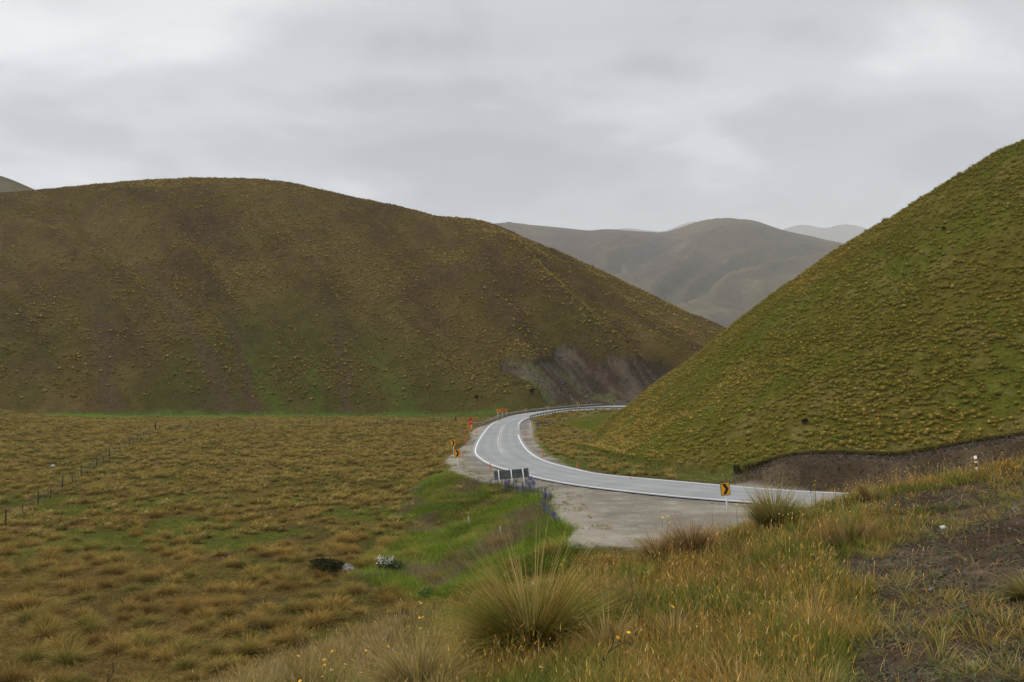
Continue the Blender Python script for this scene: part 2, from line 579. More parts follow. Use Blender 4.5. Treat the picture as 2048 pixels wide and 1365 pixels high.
# knoll under the camera: a tilted top that falls away beyond its edge
CREST = np.array([(-40, 6.0), (-9, 6.5), (-5, 8.0), (-2.8, 10.2), (-1.7, 12.0), (0, 12.4), (.9, 12.9), (2.4, 13.9), (4.6, 15.4), (7.3, 17.2), (10.2, 17.0), (16, 16.5), (26, 12), (60, 4)], float)


def knoll(x, y):
    drop = 1.68 - .208 * x + .143 * y
    drop = np.where(x < -2, drop + .0 * x, drop)
    yc = np.interp(x, CREST[:, 0], CREST[:, 1])
    over = np.maximum(y - yc, 0)
    left = np.maximum(-6 - x, 0)
    z = CZ - drop - (.52 * over * np.minimum(over / 2.5, 1) ** .8) - .32 * left * np.minimum(left / 4, 1)
    hx, hy, _ = 0.32, 8.05, 0                      # a dark hollow under the largest tussock
    z = z - .30 * np.exp(-((x - hx) / .38) ** 2 - ((y - hy) / .30) ** 2)
    right = np.maximum(x - 11, 0)
    z = z - .21 * right
    z = z + .10 * (fbm(x * .55, y * .55, 3, 3) - .5) + .05 * (fbm(x * 2.1, y * 2.1, 4, 2) - .5)
    return z


def heights(x, y):
    """returns z and an integer owner per point: 0 ground, 1 right hill, 2 left hill, 3 hill behind, 4 mountain, 5 far range; plus masks"""
    n = len(x)
    plain = -2.9 + .45 * (fbm(x / 26, y / 26, 11, 3) - .5) + .30 * (fbm(x / 4.2, y / 4.2, 12, 2) - .5)
    # small rise on the far left edge of the flat
    mu = (x / np.maximum(y, 1)) * F + 1024
    plain = plain + 6.3 * np.exp(-((mu + 190) / 165) ** 2 - ((y - 214) / 24) ** 2)
    # little hollow with a cut bank
    hx, hy, _ = at(655, 1146, -3)
    plain = plain - 1.0 * np.exp(-(((x - hx) / 2.4) ** 2 + ((y - hy) / 1.1) ** 2))
    near = (y > 20) & (y < 280) & (x > -40) & (x < 130)
    lat = np.full(n, 999.); edge = np.full(n, 999.); zr = np.zeros(n)
    i0 = np.where(near)[0]
    lat[i0], edge[i0], zr[i0] = road_coords(x[i0], y[i0])
    gd = np.full(n, 999.)
    gd[i0] = sdist(x[i0], y[i0], GRAVEL)
    wob = (fbm(x / 1.7, y / 1.7, 21, 3) - .5)
    pad = np.minimum(gd, edge - .6)                       # <0 on road or gravel
    outer = lat < 0
    z = plain.copy()
    # fill slope outside, verge inside
    fill = zr - .05 - np.maximum(pad, 0) * np.where(outer, .40, .05) + .12 * wob * np.clip(pad, 0, 1)
    z = np.where(outer, np.maximum(z, fill), z)
    ins = (~outer) & near
    verge = zr - .08 - .04 * np.maximum(pad, 0) - .9 * smooth(2, 12, pad) * smooth(96, 120, y) + .25 * wob * np.clip(pad - .5, 0, 1)
    z = np.where(ins, np.maximum(verge, -2.4), z)
    own = np.zeros(n, np.int8)
    # right hill and its cut bank beside the road
    hr, tr, ur = HR.height(x, y)
    mound = smooth(.02, .3, tr) * (1 - smooth(1.0, 1.5, tr))
    hr = hr + mound * (1.6 * (fbm(x / 17, y / 17, 31, 3) - .5) + .5 * (fbm(x / 3.5, y / 3.5, 32, 2) - .5))
    cutline = smooth(1440, 1560, ur) * (tr < 0)
    face = zr + np.maximum(edge - 1.3, 0) * 1.05 + .35 * wob
    top = np.interp(ur, HR.A * F + 1024, HR.zf)
    cutz = np.minimum(face, top - .05)
    lowz = np.where(tr < 0, np.where(cutline > 0, zr + (np.maximum(cutz, zr - .08) - zr) * cutline, -99), -99)
    use = (tr >= 0) & (hr > z) & (ur > 1090) & (y > 25)
    z = np.where(use, hr, z); own = np.where(use, 1, own)
    use2 = (tr < 0) & (tr > -1.2) & ins & (lowz > z) & (edge > 1.0)
    z = np.where(use2, lowz, z)
    bank = (use2 & (cutline > .1)) | ((tr >= 0) & (tr < .004) & (ur > 1500))
    # left hill
    hl, tl, ul = HL.height(x, y)
    win = smooth(.0, .25, tl) * (1 - smooth(.8, 1.0, tl))
    rel = 7.0 * (fbm(x / 52, y / 52, 41, 3) - .5) * win * 2
    ws = win * np.clip(tl * 1.2, 0, 1)
    for (u0, u1, w, amp) in ((560, 300, 30, -1.6), (500, 250, 20, 1.6), (810, 560, 44, -1.8), (700, 520, 60, 2.0), (330, 120, 36, -2.6), (980, 760, 55, -3.0), (1120, 860, 46, 2.6),
                             (1345, 900, 44, 6.0), (1260, 800, 60, -4.0), (1400, 1060, 34, -2.5), (150, -40, 40, -2.4), (20, -150, 60, 2.0)):
        uc = u0 + (u1 - u0) * tl
        rel = rel + 1.35 * amp * win * (1 - .65 * smooth(.35, .75, tl) * (amp < 0)) * (1 - smooth(.7, .95, tl)) * np.exp(-((ul - uc) / w) ** 2)
    rel = rel + 9.0 * (fbm((ul + 570 * tl) / 95, tl * 1.6, 44, 3) - .5) * win
    hl = hl + rel * 1.0 + .5 * (fbm(x / 6, y / 6, 43, 2) - .5) * smooth(0, .1, tl)
    # eroded road cutting at its foot: the slope is eaten back below a scarp
    pu, pv = project(x, y, hl)
    SC = [(1000, 722), (1030, 716), (1060, 722), (1100, 716), (1108, 698), (1120, 690), (1150, 692), (1172, 706), (1186, 722), (1205, 718), (1225, 712), (1260, 714), (1300, 722), (1350, 735), (1400, 760), (1400, 815), (1225, 812), (1190, 806),
          (1090, 806), (1075, 770), (1040, 755), (1005, 742)]
    sel = (pu > 960) & (pu < 1440) & (pv > 660) & (pv < 830) & (tl > -.05) & (tl < .7)
    sc = np.full(n, 99.)
    k = np.where(sel)[0]
    sc[k] = sdist(pu[k] + 10 * (fbm(x[k] / 3, y[k] / 3, 51, 3) - .5), pv[k] + 8 * (fbm(x[k] / 3, y[k] / 3, 52, 3) - .5), SC)
    hl = hl - 1.1 * smooth(1.0, -1, sc) + 1.1 * smooth(2, -6, sc) * (fbm((x + .62 * y) / 3.5, (y - .6 * x) / 9, 53, 3) - .5)
    use = (tl >= -.02) & (hl > z) & (y > 150)
    z = np.where(use, hl, z); own = np.where(use, 2, own)
    hb, tb, ub = HB.height(x, y)
    hb = hb + 14 * (fbm(x / 120, y / 120, 61, 4) - .5) * smooth(0, .3, tb) * (1 - smooth(.75, 1, tb))
    use = (hb > z) & (y > 400) & (y < 1300) & (ub < 700)
    z = np.where(use, hb, z); own = np.where(use, 3, own)
    hm, tm, um = HM.height(x, y)
    wm = smooth(.0, .2, tm) * (1 - smooth(.8, 1, tm))
    # spurs and gullies running down the mountain face
    sp = (x * .62 - y * .78) / 430 + 1.5 * (fbm(x / 1000, y / 1000, 71, 3) - .5)
    ridge = .6 * (.5 + .5 * np.cos(2 * math.pi * sp)) ** 1.4 + .4 * (.5 + .5 * np.cos(2 * math.pi * (sp * 2.6 + 1.5 * fbm(x / 500, y / 500, 74, 3)))) ** 1.6
    ridge2 = 1 - np.abs(np.sin(sp * 2.7 * math.pi + 2 * fbm(x / 300, y / 300, 72, 3))) ** .9
    hm = hm + wm * (105 * (ridge - .45) * smooth(1.02, .5, tm) + 50 * (fbm(x / 420, y / 420, 73, 3) - .5) + 46 * (fbm(x / 130, y / 130, 75, 4) - .5))
    use = (hm > z) & (y > 1900) & (y < 7800)
    z = np.where(use, hm, z); own = np.where(use, 4, own)
    hd, td, ud = HD.height(x, y)
    hd = hd + 60 * (fbm(x / 900, y / 900, 81, 4) - .5) * smooth(0, .3, td) * (1 - smooth(.75, 1, td))
    use = (hd > z) & (y > 8400)
    z = np.where(use, hd, z); own = np.where(use, 5, own)
    # knoll last: nearest
    kn = knoll(x, y)
    isk = (kn > z) & (y < 60)
    z = np.where(isk, kn, z); own = np.where(isk, 0, own)
    return dict(z=z, own=own, edge=edge, lat=lat, gd=gd, pad=pad, bank=bank & ~isk, sc=sc, knoll=isk, tl=tl, tr=tr, tm=tm, ul=ul, ur=ur, ins=ins & ~isk, wob=wob, ridge=ridge, ridge2=ridge2)


APEX = 6.0
rows = np.concatenate([np.exp(np.arange(math.log(1.2), math.log(34), .0095)), np.exp(np.arange(math.log(34), math.log(470), .0042)), np.exp(np.arange(math.log(470), math.log(13600), .0085))]) - APEX
cols = np.concatenate([np.linspace(-2.2, -.74, 70)[:-1], np.linspace(-.74, .74, 960), np.linspace(.74, 2.2, 70)[1:]])
NR, NC = len(rows), len(cols)
GX = (cols[None, :] * (rows[:, None] + APEX)); GY = np.repeat(rows[:, None], NC, 1)
HT = heights(GX.ravel(), GY.ravel())
GZ = HT['z'].reshape(NR, NC)


def ground_z(x, y):
    x = np.asarray(x, float); y = np.asarray(y, float)
    r = np.clip(np.searchsorted(rows, y) - 1, 0, NR - 2)
    fr = np.clip((y - rows[r]) / (rows[r + 1] - rows[r]), 0, 1)
    a = x / (y + APEX)
    c = np.clip(np.searchsorted(cols, a) - 1, 0, NC - 2)
    fc = np.clip((a - cols[c]) / (cols[c + 1] - cols[c]), 0, 1)
    return (GZ[r, c] * (1 - fc) + GZ[r, c + 1] * fc) * (1 - fr) + (GZ[r + 1, c] * (1 - fc) + GZ[r + 1, c + 1] * fc) * fr


def gz(x, y):
    return float(ground_z(np.array([x]), np.array([y]))[0])


def grid_look(key, x, y):
    """nearest stored mask value of the height field"""
    r = np.clip(np.searchsorted(rows, y) - 1, 0, NR - 1)
    c = np.clip(np.searchsorted(cols, x / (np.asarray(y) + APEX)), 0, NC - 1)
    return HT[key].reshape(NR, NC)[r, c]


def hit(u, v):
    """the first point of the terrain that a pixel looks at"""
    a, e = ray(u, v)
    y = np.exp(np.linspace(math.log(2.0), math.log(3000), 6000))
    zz = ground_z(a * y, y)
    k = np.argmax(zz >= CZ + e * y)
    return (float(a * y[k]), float(y[k]), float(zz[k]))


# regions of turf, read as outlines over the flat (plan coordinates)
GREEN = [at(*p) for p in [(880, 955, -2), (905, 960, -1.5), (960, 975, -.8), (1040, 985, -.5), (1100, 1005, -.3), (1120, 1045, -.2), (1150, 1090, -.2), (1150, 1130, -.6), (1000, 1180, -2.5), (900, 1210, -3), (800, 1190, -3), (740, 1150, -3), (770, 1110, -3), (840, 1060, -3), (860, 1000, -2.9)]]
BARE = [(1660, 9000), (1690, 1400), (1740, 1260), (1650, 1170), (1650, 1110), (1750, 1060), (1800, 1010), (1900, 985), (2100, 945), (2300, 940), (6000, 900), (6000, 9000)]


def colour_terrain():
    x = GX.ravel(); y = GY.ravel(); z = HT['z']
    n = len(x)
    col = np.zeros((n, 3))
    n1 = fbm(x / 9, y / 9, 101, 4); n2 = fbm(x / 2.2, y / 2.2, 102, 3); n3 = fbm(x / 38, y / 38, 103, 3)
    mix = lambda a, b, t: a * (1 - t[:, None]) + b * t[:, None]
    A = lambda *c: np.array(c)[None, :] * np.ones((n, 1))
    straw = A(.125, .080, .026); olive = A(.064, .055, .015); green = A(.066, .078, .014); soil = A(.050, .037, .024)
    u, v = project(x, y, z)
    # flat
    base = mix(straw, olive, smooth(.42, .66, n1))
    base = mix(base, soil, smooth(.60, .78, n2) * .6)
    gr = smooth(.50, .62, n3) * smooth(.45, .6, fbm(x / 6, y / 6, 104, 3)) * (1 - smooth(60, 110, y))
    base = mix(base, green, gr * .85)
    strip = smooth(196, 214, y + 5 * (n1 - .5)) * smooth(40, 170, u) * (x < 8)
    base = mix(base, A(.080, .112, .018), strip)
    gp = smooth(3.0, -2.0, sdist(x, y, GREEN) + 5 * (n1 - .5))
    base = mix(base, mix(A(.055, .095, .014), A(.085, .115, .022), n2), gp)
    col[:] = base
    # inner verge
    ins = HT['ins'] & (HT['own'] == 0)
    ver = mix(A(.095, .10, .028), A(.17, .125, .05), smooth(.4, .62, n1) * smooth(95, 120, y))
    dirt = smooth(3.0, 0.6, HT['pad'] + 2 * (n2 - .5)) * (1 - smooth(72, 82, y))
    ver = mix(ver, A(.060, .045, .033), dirt)
    col = np.where(ins[:, None], ver, col)
    bank = mix(A(.056, .040, .024), A(.090, .067, .042), smooth(.4, .7, n2))
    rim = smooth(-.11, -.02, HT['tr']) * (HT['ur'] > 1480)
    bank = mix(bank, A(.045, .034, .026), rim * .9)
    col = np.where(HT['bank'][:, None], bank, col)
    # gravel
    g = A(.270, .240, .190)
    g = mix(g, A(.185, .163, .130), smooth(.42, .68, n1))
    g = mix(g, A(.30, .28, .245), smooth(.5, .75, fbm(x / .8, y / .8, 113, 3)) * .4)
    g = mix(g, A(.15, .138, .122), smooth(.3, .8, HT['edge']) * smooth(2.6, 1.2, HT['edge']) * smooth(.35, .6, fbm(x / 3, y / 3, 112, 3)) * .8)
    grav = smooth(.35, -.25, HT['pad'] + .9 * (n2 - .5))
    col = mix(col, g, grav * (~HT['knoll']))
    # knoll: dry grass litter, bare trodden soil on the right
    kn = mix(A(.060, .040, .017), A(.042, .038, .013), smooth(.4, .6, n2))
    bs = smooth(18, -40, sdist(u, v, BARE) + 190 * (n2 - .5))
    bs = np.where(y < 2.0, smooth(0.2, 1.4, x + (n2 - .5)), bs)
    kn = mix(kn, mix(A(.046, .031, .021), A(.072, .052, .036), smooth(.35, .65, fbm(x * 1.4, y * 1.4, 105, 3))), bs)
    col = np.where(HT['knoll'][:, None], kn, col)
    HT['bare'] = bs * HT['knoll']; HT['greenp'] = gp; HT['grav'] = grav; HT['strip'] = strip
    # right hill
    m = HT['own'] == 1
    rh = mix(A(.082, .068, .014), A(.068, .074, .011), smooth(.35, .62, n1))
    rh = mix(rh, A(.13, .10, .035), smooth(.55, .75, n2) * .7)
    col = np.where(m[:, None], rh, col)
    # left hill
    m = HT['own'] == 2
    t = HT['tl']; ul = HT['ul']
    lh = mix(A(.074, .047, .020), A(.070, .050, .015), smooth(.4, .6, n1))
    rib = fbm((ul + 480 * t) / 75, t * 4.5, 205, 4)
    lh = mix(lh, A(.105, .074, .026), smooth(.46, .70, rib + .4 * (n1 - .5)) * .65)
    lh = mix(lh, A(.050, .033, .018), smooth(.46, .26, rib + .4 * (n1 - .5)) * .65)
    lowg = smooth(.55, .05, t + .5 * (n3 - .5)) * smooth(.30, .62, fbm(x / 30, y / 60, 106, 3) + .12)
    lowg = lowg * (1 - smooth(1180, 1300, ul))
    lh = mix(lh, A(.050, .048, .012), np.clip(lowg * .75, 0, 1))
    for (u0, u1, w) in ((560, 330, 17), (815, 640, 22), (640, 560, 10)):
        g1 = np.exp(-((ul - (u0 + (u1 - u0) * t * 1.6) + 30 * (n1 - .5)) / w) ** 2) * smooth(.42, .0, t)
        lh = mix(lh, A(.055, .075, .012), g1 * .7)
    for (u0, u1, w) in ((470, 230, 20), (515, 390, 13), (230, 150, 18), (700, 640, 10)):
        g1 = np.exp(-((ul - (u0 + (u1 - u0) * t * 1.6) + 30 * (n1 - .5)) / w) ** 2) * smooth(.55, .1, t)
        lh = mix(lh, A(.068, .046, .027), g1 * .9)
    lh = mix(lh, A(.060, .085, .018), smooth(.010, -.0, t + .02 * (n1 - .5)) * smooth(1040, 980, ul))
    sc = HT['sc']
    scr = mix(A(.050, .036, .024), A(.094, .075, .055), smooth(.38, .68, .5 * vnoise((x + .62 * y) / 1.3, (y - .6 * x) / 9, 107) + .5 * fbm(x / 4, y / 4, 114, 3)))
    scr = mix(scr, A(.080, .080, .035), smooth(.56, .70, fbm(x / 7 + y / 9, y / 16, 108, 3)) * (ul < 1230))
    lh = mix(lh, scr, smooth(1.5, -2.5, sc))
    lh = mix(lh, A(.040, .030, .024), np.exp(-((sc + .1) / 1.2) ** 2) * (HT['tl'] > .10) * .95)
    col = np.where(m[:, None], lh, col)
    m = HT['own'] == 3
    col = np.where(m[:, None], mix(A(.12, .095, .065), A(.095, .082, .05), smooth(.4, .6, fbm(x / 60, y / 60, 109, 4))), col)
    m = HT['own'] >= 4
    q = fbm(x / 330, y / 330, 110, 4)
    mm = mix(A(.060, .040, .027), A(.085, .062, .028), smooth(.38, .62, q))
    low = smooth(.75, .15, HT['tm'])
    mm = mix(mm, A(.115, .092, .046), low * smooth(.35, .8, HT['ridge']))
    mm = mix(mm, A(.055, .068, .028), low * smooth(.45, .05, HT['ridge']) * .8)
    mm = mix(mm, A(.11, .095, .08), smooth(.66, .74, fbm(x / 60, y / 140, 111, 4)) * smooth(.5, .7, HT['ridge2']) * .8)
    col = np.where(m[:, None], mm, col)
    return col


GCOL = colour_terrain()


def split_terrain():
    q = (np.arange(NR - 1)[:, None] * NC + np.arange(NC - 1)[None, :]).ravel()
    quads = np.stack([q, q + 1, q + NC + 1, q + NC], 1)
    own = HT['own']
    fo = own[quads].max(1)
    grav = HT['grav'][quads].mean(1) > .5
    bank = HT['bank'][quads].mean(1) > .5
    cls = np.where(fo == 0, np.where(grav, 6, np.where(bank, 7, 0)), fo)
    V = np.stack([GX.ravel(), GY.ravel(), GZ.ravel()], 1)
    names = {0: ('ground', M_GROUND), 1: ('grassy_hill', M_HILL2), 2: ('tussock_hill', M_HILL), 3: ('back_hill', M_FAR), 4: ('mountain', M_FAR), 5: ('mountain_range', M_FAR), 6: ('gravel_shoulder', M_GRAVEL), 7: ('cut_bank', M_GROUND)}
    for k, (nm, mt) in names.items():
        f = quads[cls == k]
        if not len(f): continue
        used = np.unique(f)
        rem = np.full(len(V), -1, np.int64); rem[used] = np.arange(len(used))
        me = tri_mesh(nm, V[used], rem[f], mt, GCOL[used], True)
        tag(link(nm, me), kind='structure')


M_HILL2 = ground_mat('green_hill_turf', 2.4, 0.8, 0.15, 0.6, 1.4, 0.4)
split_terrain()


def asphalt():
    m, nt, b = mat_new('chip_seal')
    N, L = nt.nodes.new, nt.links.new
    geo = N('ShaderNodeNewGeometry')
    n1 = N('ShaderNodeTexNoise'); n1.inputs['Scale'].default_value = 40; n1.inputs['Detail'].default_value = 4
    n2 = N('ShaderNodeTexNoise'); n2.inputs['Scale'].default_value = .35; n2.inputs['Detail'].default_value = 6
    L(geo.outputs['Position'], n1.inputs['Vector']); L(geo.outputs['Position'], n2.inputs['Vector'])
    at_ = N('ShaderNodeAttribute'); at_.attribute_name = 'col'
    r1 = N('ShaderNodeMapRange'); r1.inputs[1].default_value = .3; r1.inputs[2].default_value = .7; r1.inputs[3].default_value = .88; r1.inputs[4].default_value = 1.12
    r2 = N('ShaderNodeMapRange'); r2.inputs[1].default_value = .35; r2.inputs[2].default_value = .65; r2.inputs[3].default_value = .90; r2.inputs[4].default_value = 1.1
    L(n1.outputs[0], r1.inputs[0]); L(n2.outputs[0], r2.inputs[0])
    mu = N('ShaderNodeMath'); mu.operation = 'MULTIPLY'; L(r1.outputs[0], mu.inputs[0]); L(r2.outputs[0], mu.inputs[1])
    s = N('ShaderNodeVectorMath'); s.operation = 'SCALE'; L(at_.outputs['Color'], s.inputs[0]); L(mu.outputs[0], s.inputs['Scale'])
    L(s.outputs[0], b.inputs['Base Color'])
    b.inputs['Roughness'].default_value = .75; b.inputs['Specular IOR Level'].default_value = .4
    return m


def build_road():
    lat = np.linspace(-1.0, 1.0, 25)
    V = []; col = []
    d = RI - RO
    EO = RO.copy(); EO[:, :2] -= NO * .42
    EI = RI.copy(); EI[:, :2] += NI * .42
    for i in range(NS):
        for t in lat:
            V.append(EO[i] * (1 - t) / 2 + EI[i] * (1 + t) / 2)
            wheel = math.exp(-((abs(t) - .5 - .17) / .10) ** 2) + math.exp(-((abs(t) - .5 + .22) / .10) ** 2)
            c = .25 - .035 * wheel
            if abs(t) > .96: c = .22
            col.append((c, c, c * 1.0))
    V = np.array(V); V[:, 2] += .03
    k = len(lat)
    q = (np.arange(NS - 1)[:, None] * k + np.arange(k - 1)[None, :]).ravel()
    f = np.stack([q, q + 1, q + k + 1, q + k], 1)
    me = tri_mesh('road', V, f, asphalt(), np.array(col), True)
    tag(link('road', me), kind='structure')
    # painted lines
    bm = bmesh.new()

    def strip(ts, w, i0, i1, mi, step=1):
        prev = None
        L = RO * (1 - ts) / 2 + RI * (1 + ts) / 2
        Nn = NO * (1 - ts) / 2 + NI * (1 + ts) / 2
        for i in range(i0, i1 + 1, step):
            nn = Vector((Nn[i, 0], Nn[i, 1], 0)).normalized()
            p = Vector(L[i]) + Vector((0, 0, .040))
            a = bm.verts.new(p - nn * w / 2); b = bm.verts.new(p + nn * w / 2)
            if prev:
                f = bm.faces.new((prev[0], prev[1], b, a)); f.material_index = mi
            prev = (a, b)
    strip(-1, .16, 0, NS - 1, 0); strip(1, .16, 0, NS - 1, 0)
    ys = RC[:, 1]
    i0 = int(np.argmax((ys > 96) & (RC[:, 0] < 5))); i1 = int(np.argmax((ys > 146) & (np.arange(NS) > i0)))
    strip(.05, .10, i0, i1, 1)
    for i in range(i0 + 1, i1 - 1, 3): strip(-.06, .17, i, i + 1, 0)
    for f in bm.faces:
        if f.normal.z < 0: f.normal_flip()
    o = bobj('road_markings', bm, [plain_mat('line_paint', (.74, .74, .72), .6, var=.08), plain_mat('yellow_line_paint', (.44, .385, .25), .7, var=.2)])
    tag(o, kind='structure')


build_road()

# ------------------------------------------------------------------ grass


class Blades:
    """a growing pile of bent, tapering grass blades, built as ONE mesh"""

    def __init__(s):
        s.V, s.T, s.Cc, s.n = [], [], [], 0

    def add(s, P, az, lean, curl, L, W, c0, c1, seg=3, head=None):
        n = len(P)
        if n == 0: return
        P = np.asarray(P, float)
        d = np.stack([np.cos(az), np.sin(az), np.zeros(n)], 1)
        tw = az + math.pi / 2 + rng.normal(0, .7, n)
        side = np.stack([np.cos(tw), np.sin(tw), np.zeros(n)], 1)
        pos = P.copy()
        nv = 2 * seg + 1
        V = np.zeros((n, nv, 3)); Cc = np.zeros((n, nv, 3))
        for k in range(seg + 1):
            q = k / seg
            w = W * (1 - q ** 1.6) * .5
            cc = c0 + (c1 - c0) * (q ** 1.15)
            if k < seg:
                V[:, 2 * k] = pos - side * w[:, None]; V[:, 2 * k + 1] = pos + side * w[:, None]
                Cc[:, 2 * k] = cc; Cc[:, 2 * k + 1] = cc
                th = lean + curl * (q + .5 / seg)
                st = L / seg
                pos = pos + d * (np.sin(th) * st)[:, None] + np.array([0, 0, 1.])[None] * (np.cos(th) * st)[:, None]
            else:
                V[:, 2 * k] = pos; Cc[:, 2 * k] = cc
        T = []
        for k in range(seg - 1):
            T += [(2 * k, 2 * k + 1, 2 * k + 3), (2 * k, 2 * k + 3, 2 * k + 2)]
        T.append((2 * seg - 2, 2 * seg - 1, 2 * seg))
        T = np.array(T)
        s.V.append(V.reshape(-1, 3)); s.Cc.append(Cc.reshape(-1, 3))
        s.T.append((T[None] + (s.n + np.arange(n) * nv)[:, None, None]).reshape(-1, 3))
        s.n += n * nv
        return pos, d

    def mesh(s, name, mat=None):
        return tri_mesh(name, np.concatenate(s.V), np.concatenate(s.T), mat or M_GRASS, np.concatenate(s.Cc))


def R(a, b, n): return rng.uniform(a, b, n)


def pick(cols, n, p=None):
    cols = np.array(cols)
    return cols[rng.choice(len(cols), n, p=p)] * (1 + rng.normal(0, .10, (n, 1)))


STRAW = [(.36, .245, .095), (.30, .19, .065), (.40, .29, .13), (.25, .155, .05)]
OLIVE = [(.13, .115, .028), (.10, .105, .022), (.16, .13, .035)]
GREENS = [(.075, .12, .018), (.055, .095, .014), (.10, .135, .026)]


def clumps(B, P, size, nb, seg, wid, base, tip, lean=(.08, .95), curl=(.3, 1.1), spread=.22, hgt=1.0, tipmix=None):
    """one rounded tussock per point: blades fan out of a tight base"""
    n = len(P)
    if n == 0: return
    P = np.repeat(P, nb, 0); S = np.repeat(size, nb)
    N_ = n * nb
    az = R(0, 2 * math.pi, N_)
    rr = np.sqrt(R(0, 1, N_))
    root = P + np.stack([np.cos(az) * rr * S * spread, np.sin(az) * rr * S * spread, -.04 * S], 1)
    ln = lean[0] + (lean[1] - lean[0]) * rr ** 1.2 * R(.6, 1.15, N_)
    cu = R(curl[0], curl[1], N_)
    Ln = S * R(.65, 1.12, N_) * hgt
    c0 = np.repeat(base, nb, 0) * (1 + rng.normal(0, .12, (N_, 1))); c1 = np.repeat(tip, nb, 0) * (1 + rng.normal(0, .14, (N_, 1)))
    B.add(root, az + rng.normal(0, .35, N_), ln, cu, Ln, S * 0 + wid * R(.7, 1.3, N_), np.clip(c0, .005, 1), np.clip(c1, .005, 1), seg)


def domes(B, P, S, c_low, c_top, rad=.5, hgt=.5, k=7):
    """the dense rounded heart of each tussock, under its blades"""
    n = len(P)
    if n == 0: return
    ring = []
    a0 = R(0, 6.28, n)
    for (r, z) in ((1.0, -.06), (.86, .5), (.45, .9)):
        for j in range(k):
            a = a0 + 2 * math.pi * j / k
            rr = rad * S * r * R(.82, 1.18, n)
            ring.append(P + np.stack([np.cos(a) * rr, np.sin(a) * rr, hgt * S * z * R(.85, 1.15, n)], 1))
    ring.append(P + np.stack([S * 0, S * 0, hgt * S * R(.95, 1.15, n)], 1))
    V = np.stack(ring, 1)
    T = []
    for q in range(2):
        for j in range(k):
            a, b = q * k + j, q * k + (j + 1) % k
            T += [(a, b, b + k), (a, b + k, a + k)]
    for j in range(k): T.append((2 * k + j, 2 * k + (j + 1) % k, 3 * k))
    T = np.array(T); nv = 3 * k + 1
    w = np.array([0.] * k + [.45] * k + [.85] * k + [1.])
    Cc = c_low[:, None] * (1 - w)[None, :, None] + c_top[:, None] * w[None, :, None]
    B.V.append(V.reshape(-1, 3)); B.Cc.append(np.clip(Cc, .004, 1).reshape(-1, 3))
    B.T.append((T[None] + (B.n + np.arange(n) * nv)[:, None, None]).reshape(-1, 3))
    B.n += n * nv


def vis(x, y, z, margin=60):
    u, v = project(x, y, z)
    return (u > -margin) & (u < 2048 + margin) & (v < 1365 + margin)


def scatter(n, amin, amax, ymin, ymax):
    """points spread evenly over the ground of a wedge"""
    y = np.sqrt(R(ymin ** 2, ymax ** 2, n)); a = R(amin, amax, n)
    x = a * y
    return x, y, ground_z(x, y)


AXL, AXR = -.70, .70


def pts(x, y, z): return np.stack([x, y, z], 1)


# --- tussocks on the left hill (one covering mass: thousands)
def left_hill_tussocks():
    B = Blades()
    x, y, z = scatter(95000, -.72, .42, 205, 440)
    own = grid_look('own', x, y); t = grid_look('tl', x, y); ul = grid_look('ul', x, y); sc = grid_look('sc', x, y)
    den = .16 + .55 * smooth(.42, .66, fbm(x / 26, y / 26, 201, 3)) + .25 * smooth(.5, .7, fbm(x / 9, y / 9, 202, 2))
    rib = fbm((ul + 480 * t) / 75, t * 4.5, 205, 4)
    den = den * (.55 + .85 * smooth(.36, .62, rib + .5 * (fbm(x / 12, y / 12, 206, 3) - .5)))
    crest = 1345 + (900 - 1345) * t
    den = den + .9 * np.exp(-((ul - crest) / 36) ** 2) * smooth(.1, .3, t)
    den = den + .35 * np.exp(-((ul - (470 + (230 - 470) * t * 1.6) - 45) / 24) ** 2) * smooth(.7, .2, t)
    den = den * (1 - .75 * np.exp(-((ul - (470 + (230 - 470) * t * 1.6)) / 22) ** 2)) * (1 - .4 * (ul > 1080) * (fbm(x / 14, y / 14, 203, 2) < .5))
    den = den * smooth(.0, .10, t) + .0
    fine = R(0, 1, len(x)) < .72
    keep = (own == 2) & (t < 1.12) & (sc > 3) & (R(0, 1, len(x)) < den * np.where(fine, .95, .50))
    x, y, z, fine = x[keep], y[keep], z[keep], fine[keep]; n = len(x)
    lowf = smooth(.45, .05, t[keep])
    S = np.where(fine, R(.46, .86, n), R(.8, 1.25, n) * (1 + .15 * lowf))
    tip = pick([(.40, .27, .058), (.33, .215, .042), (.46, .325, .085), (.23, .165, .034)], n)
    tip = tip * (1 - .22 * lowf[:, None])
    base = pick([(.075, .053, .014), (.058, .047, .011)], n)
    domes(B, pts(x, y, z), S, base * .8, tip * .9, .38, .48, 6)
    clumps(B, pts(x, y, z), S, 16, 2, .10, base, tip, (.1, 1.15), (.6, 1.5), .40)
    # short heathy tufts between them
    x, y, z = scatter(70000, -.72, .40, 208, 430)
    own = grid_look('own', x, y); t = grid_look('tl', x, y); sc = grid_look('sc', x, y)
    keep = (own == 2) & (t < 1.1) & (sc > 2)
    x, y, z, t = x[keep], y[keep], z[keep], t[keep]; n = len(x)
    g = (fbm(x / 30, y / 30, 204, 3) + .28 * smooth(.5, .05, t) > .70)
    tip = np.where(g[:, None], pick([(.066, .072, .016), (.085, .080, .020)], n), pick([(.115, .078, .030), (.095, .066, .026), (.145, .10, .034)], n))
    clumps(B, pts(x, y, z), R(.25, .5, n), 5, 1, .15, tip * .9, tip, (.2, 1.1), (.1, .5), .6)
    o = link('tussock_grass', B.mesh('tussock_grass'))
    tag(o, 'golden tussock clumps covering the big brown rounded hill', 'grass', kind='stuff')


left_hill_tussocks()


